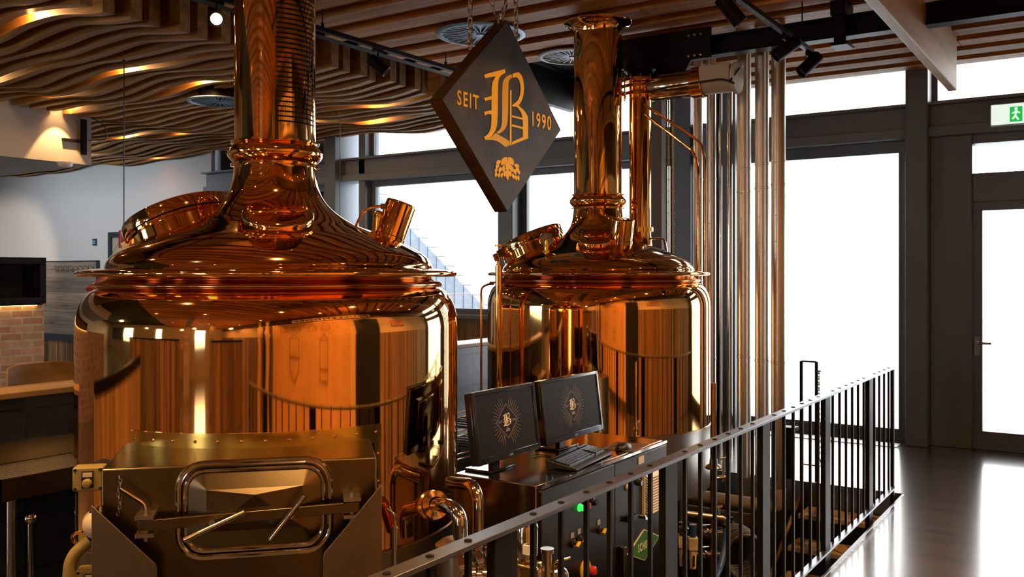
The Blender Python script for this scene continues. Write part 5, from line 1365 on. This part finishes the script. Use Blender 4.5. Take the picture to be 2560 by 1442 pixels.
for j, (px, py, d, lab) in enumerate(((1732, 1358, 5.0, 'cream filter regulator with blue cap in front of the rear kettle'), (1706, 1352, 5.05, 'cream filter housing with silver dial beside the cabinet'))):
    c = at(px, py, d)
    t = thing('filter_regulator', lab, 'regulator', c, 'compressed-air regulators in the pit')
    b = MB(); b.obox(c, RGT, FWD, UP, .026, .025, .035); b.cyl(c - UP * .035, c - UP * .14, .021, .017, n=16); b.build('body', CREAM, t, bevel=.004)
    b = MB(); b.cyl(c + UP * .035, c + UP * .085, .017, n=16); b.cyl(c + UP * .085, c + UP * .105, .020, n=16, mi=0); b.build('adjuster', BLACKP if j else BLUEH, t)
    if j: b = MB(); b.lathe([(1e-4, 0), (.026, 0), (.028, .012), (.024, .018), (1e-4, .018)], c + UP * .075 - FWD * .02, -FWD, n=24); b.build('dial', CHROME, t)
    b = MB(); b.bar(c - FWD * .027 - UP * .06, c - FWD * .027 - UP * .12, RGT * .005, FWD * .002); b.build('sight_slot', BLACKP, t)
    b = MB(); b.cyl(Vector((c.x, c.y, PZ)) + FWD * .06, Vector((c.x, c.y, c.z)) + FWD * .06, .012, n=10); b.cyl(c, c + FWD * .06, .010, n=8); b.build('support', BLACKM, t)
c = Vector(at(1865, 1395, 6.0)); b = MB(); pts = []
for k in range(14 * 6): q = 2 * PI * k / 14; pts.append(c + RGT * ((.13 + .006 * math.sin(k * .7)) * math.cos(q)) + UP * (.15 * math.sin(q)) + FWD * (.0036 * k))
b.tube(pts, .011, n=8); tag(b.build('coiled_hose', mat('dark_rubber_hose', (.05, .042, .036), .5)), 'dark coiled hose hanging in the pit below the insulated pipes', 'hose')
hkx = MB(); hkx.cyl(c + UP * .13 - FWD * .02, c + UP * .13 + FWD * .42, .014, n=10); hkx.cyl(c + FWD * .42 + UP * .16, Vector((c.x, c.y, PZ)) + FWD * .42, .02, n=10); tag(hkx.build('hose_hook', BLACKM), 'black steel stand with the hook for the coiled hose', 'stand')
for px, py, lab in ((1760, 1385, 'small bright ball valve low on the standpipe'), (1765, 1330, 'small brass-lever ball valve high on the standpipe')):
    c = at(px, py, 5.6); b = MB(); b.ball(c, .024); b.cyl(c - RGT * .05, c + RGT * .12, .013, n=12); b.cyl(c, c + UP * .04, .007, n=8); b.bar(c + UP * .04 - RGT * .03, c + UP * .045 + RGT * .03, FWD * .008, UP * .003)
    tag(b.build('ball_valve', CHROME), lab, 'valve', 'ball valves on the standpipe')

# ---------------------------------------------------------------- the room behind the viewer, mirrored in the copper
PALEW = wood('pale_ash', (.62, .40, .16), (.85, .62, .30), 'z', .5, .6, .15, .2)
mu = thing('brewing_mural', 'large ochre mural board with drawings of brewing vessels on the wall facing the kettles', 'mural', (RX - .06, .8, .1))
b = MB(); b.box(RX - .10, RX - .045, -1.0, 2.75, .12, 2.85); b.build('board', mat('ochre_paper_board', (.68, .38, .13), .7, var=.12, vscale=3.), mu)
b = MB(); ink = mat('brown_ink', (.07, .03, .012), .7)
for yy, zz, kk in ((-.4, 2.2, 0), (.35, 2.25, 1), (1.1, 2.2, 2), (.2, 1.15, 3), (1.7, 2.2, 1), (1.6, 1.1, 0)):
    o = Vector((RX - .102, yy, zz)); r_ = .17 if kk != 3 else .24
    pts = [(-r_, -.3), (-r_, .15), (-.6 * r_, .26), (-.25 * r_, .34), (-.25 * r_, .5), (.25 * r_, .5), (.25 * r_, .34), (.6 * r_, .26), (r_, .15), (r_, -.3), (0, -.42 if kk % 2 else -.3)]
    b.tube([o + EY * y_ + UP * z_ for y_, z_ in pts], .008, n=4, closed=True); b.tube([o + EY * (-r_) + UP * .1, o + EY * r_ + UP * .1], .006, n=4); b.tube([o - EY * r_ - UP * .2, o + EY * r_ - UP * .2], .006, n=4)
b.build('line_drawing', ink, mu)
for y0, y1 in ((-1.12, -1.0), (2.75, 2.95)): b = MB(); b.box(RX - .11, RX - .045, y0, y1, .12, 2.85); b.build('edge_board', PALEW, mu)
for x_, yy, lab in ((RX - .3, -1.35, 'wavy-edged timber plank standing beside the ochre mural'), (RX - .3, -2.0, 'wavy-edged timber plank standing beyond the dark gap by the mural')):
    b = MB(); vs = []; N = 26
    for k in range(N + 1):
        z = (CZ - .02) * k / N; o1_ = .05 * math.sin(z * 3.1 + yy) + .02 * math.sin(z * 9); o2_ = .05 * math.sin(z * 2.6 + 2 * yy) + .02 * math.sin(z * 8 + 1)
        vs += [(x_, yy - .14 + o1_, z), (x_, yy + .12 + o2_, z), (x_ + .06, yy + .12 + o2_, z), (x_ + .06, yy - .14 + o1_, z)]
    b.add(vs, [(4 * k + a, 4 * k + (a + 1) % 4, 4 * k + 4 + (a + 1) % 4, 4 * k + 4 + a) for k in range(N) for a in range(4)] + [(3, 2, 1, 0), (4 * N, 4 * N + 1, 4 * N + 2, 4 * N + 3)])
    tag(b.build('live_edge_plank', PALEW), lab, 'plank')
for y0, y1, lab in ((-1.95, -1.45, 'narrow black panel between the two wavy-edged planks'), (3.0, 4.15, 'tall black doorway panel between the ochre mural and the boarded wall')):
    dk = MB(); dk.box(RX - .06, RX - .04, y0, y1, 0, 2.75); tag(dk.build('dark_panel', BLACKP), lab, 'panel')
fr = thing('landscape_picture', 'framed landscape picture on the plaster above the boarded wall', 'picture', (RX - .05, 5.4, 1.9))
b = MB(); b.box(RX - .06, RX - .005, 4.9, 5.9, 1.95, 2.5); b.build('frame', BEAMW, fr); b = MB(); b.box(RX - .065, RX - .058, 4.98, 5.82, 2.03, 2.42); b.build('picture', mat('dusky_landscape', (.40, .18, .12), .6, var=.5, vscale=4.), fr)
bn = thing('lettered_board', 'pale board with dark lettering mounted high above the ochre mural', 'sign', (RX - .08, 2.0, 2.95))
b = MB(); b.box(RX - .08, RX - .025, .1, 3.9, 2.93, 3.30); b.build('board', mat('pale_ochre_board', (.88, .66, .30), .6), bn)
b = MB(); lettering(b, 'PFULLENDORF', (RX - .082, 2.0, 3.115), Vector((0, -1, 0)), UP, Vector((-1, 0, 0)), .25, .004, 3.5); b.build('lettering', BLACKP, bn)
# wooden column and low partition walls near the bar
for x, y, lab in ((-3.05, -2.6, 'square timber column near the bar'), (-1.2, -4.9, 'square timber column in the dining area')):
    b = MB(); b.box(x - .16, x + .16, y - .16, y + .16, 0, CZ); tag(b.build('timber_column', RUSTW, bevel=.01), lab, 'column', kind='structure')
for x0, x1, y, h, lab in ((-7.6, -3.5, -3.4, 1.25, 'boarded partition with dark cap near the bar'), (-1.5, .7, -3.7, 1.15, 'boarded partition with dark cap behind the viewer')):
    t = thing('boarded_partition', lab, 'partition', ((x0 + x1) / 2, y, 0))
    b = MB(); xx = x0
    while xx < x1: d_ = rnd.uniform(.10, .2); b.box(xx, min(x1, xx + d_ - .004), y - .03, y + .03, 0, h - .12); xx += d_
    b.build('boards', WALLW, t, flat=True); b = MB(); b.box(x0, x1, y - .05, y + .05, h - .12, h); b.build('cap', BLACKM, t)
for x, y, lab in ((.0, -6.6, 'oak dining table by the rear windows'), (-3.6, -6.8, 'oak dining table in the corner of the dining area')):
    t = thing('dining_table', lab, 'table', (x, y, 0)); b = MB(); b.box(x - .8, x + .8, y - .4, y + .4, .71, .75); b.build('table_top', TABLEW, t, bevel=.006)
    for sx in (-.7, .7):
        for sy2 in (-.32, .32): b = MB(); b.box(x + sx - .03, x + sx + .03, y + sy2 - .03, y + sy2 + .03, 0, .71); b.build('leg', BLACKM, t)
t = thing('boarded_partition', 'grey boarded partition with dark cap at the open end of the tiled parapet', 'partition', (PX0 - .1, .3, 0))
b = MB(); yy = -1.2
while yy < 1.45: d_ = rnd.uniform(.12, .2); b.box(PX0 - .14, PX0 - .08, yy, min(1.5, yy + d_ - .004), 0, .95); yy += d_
b.build('boards', mat('pale_boards', (.42, .32, .22), .6, var=.4, vscale=8., stretch=(1, 1, .1)), t, flat=True); b = MB(); b.box(PX0 - .16, PX0 - .06, -1.2, 1.5, .95, 1.02); b.build('cap', BLACKM, t)
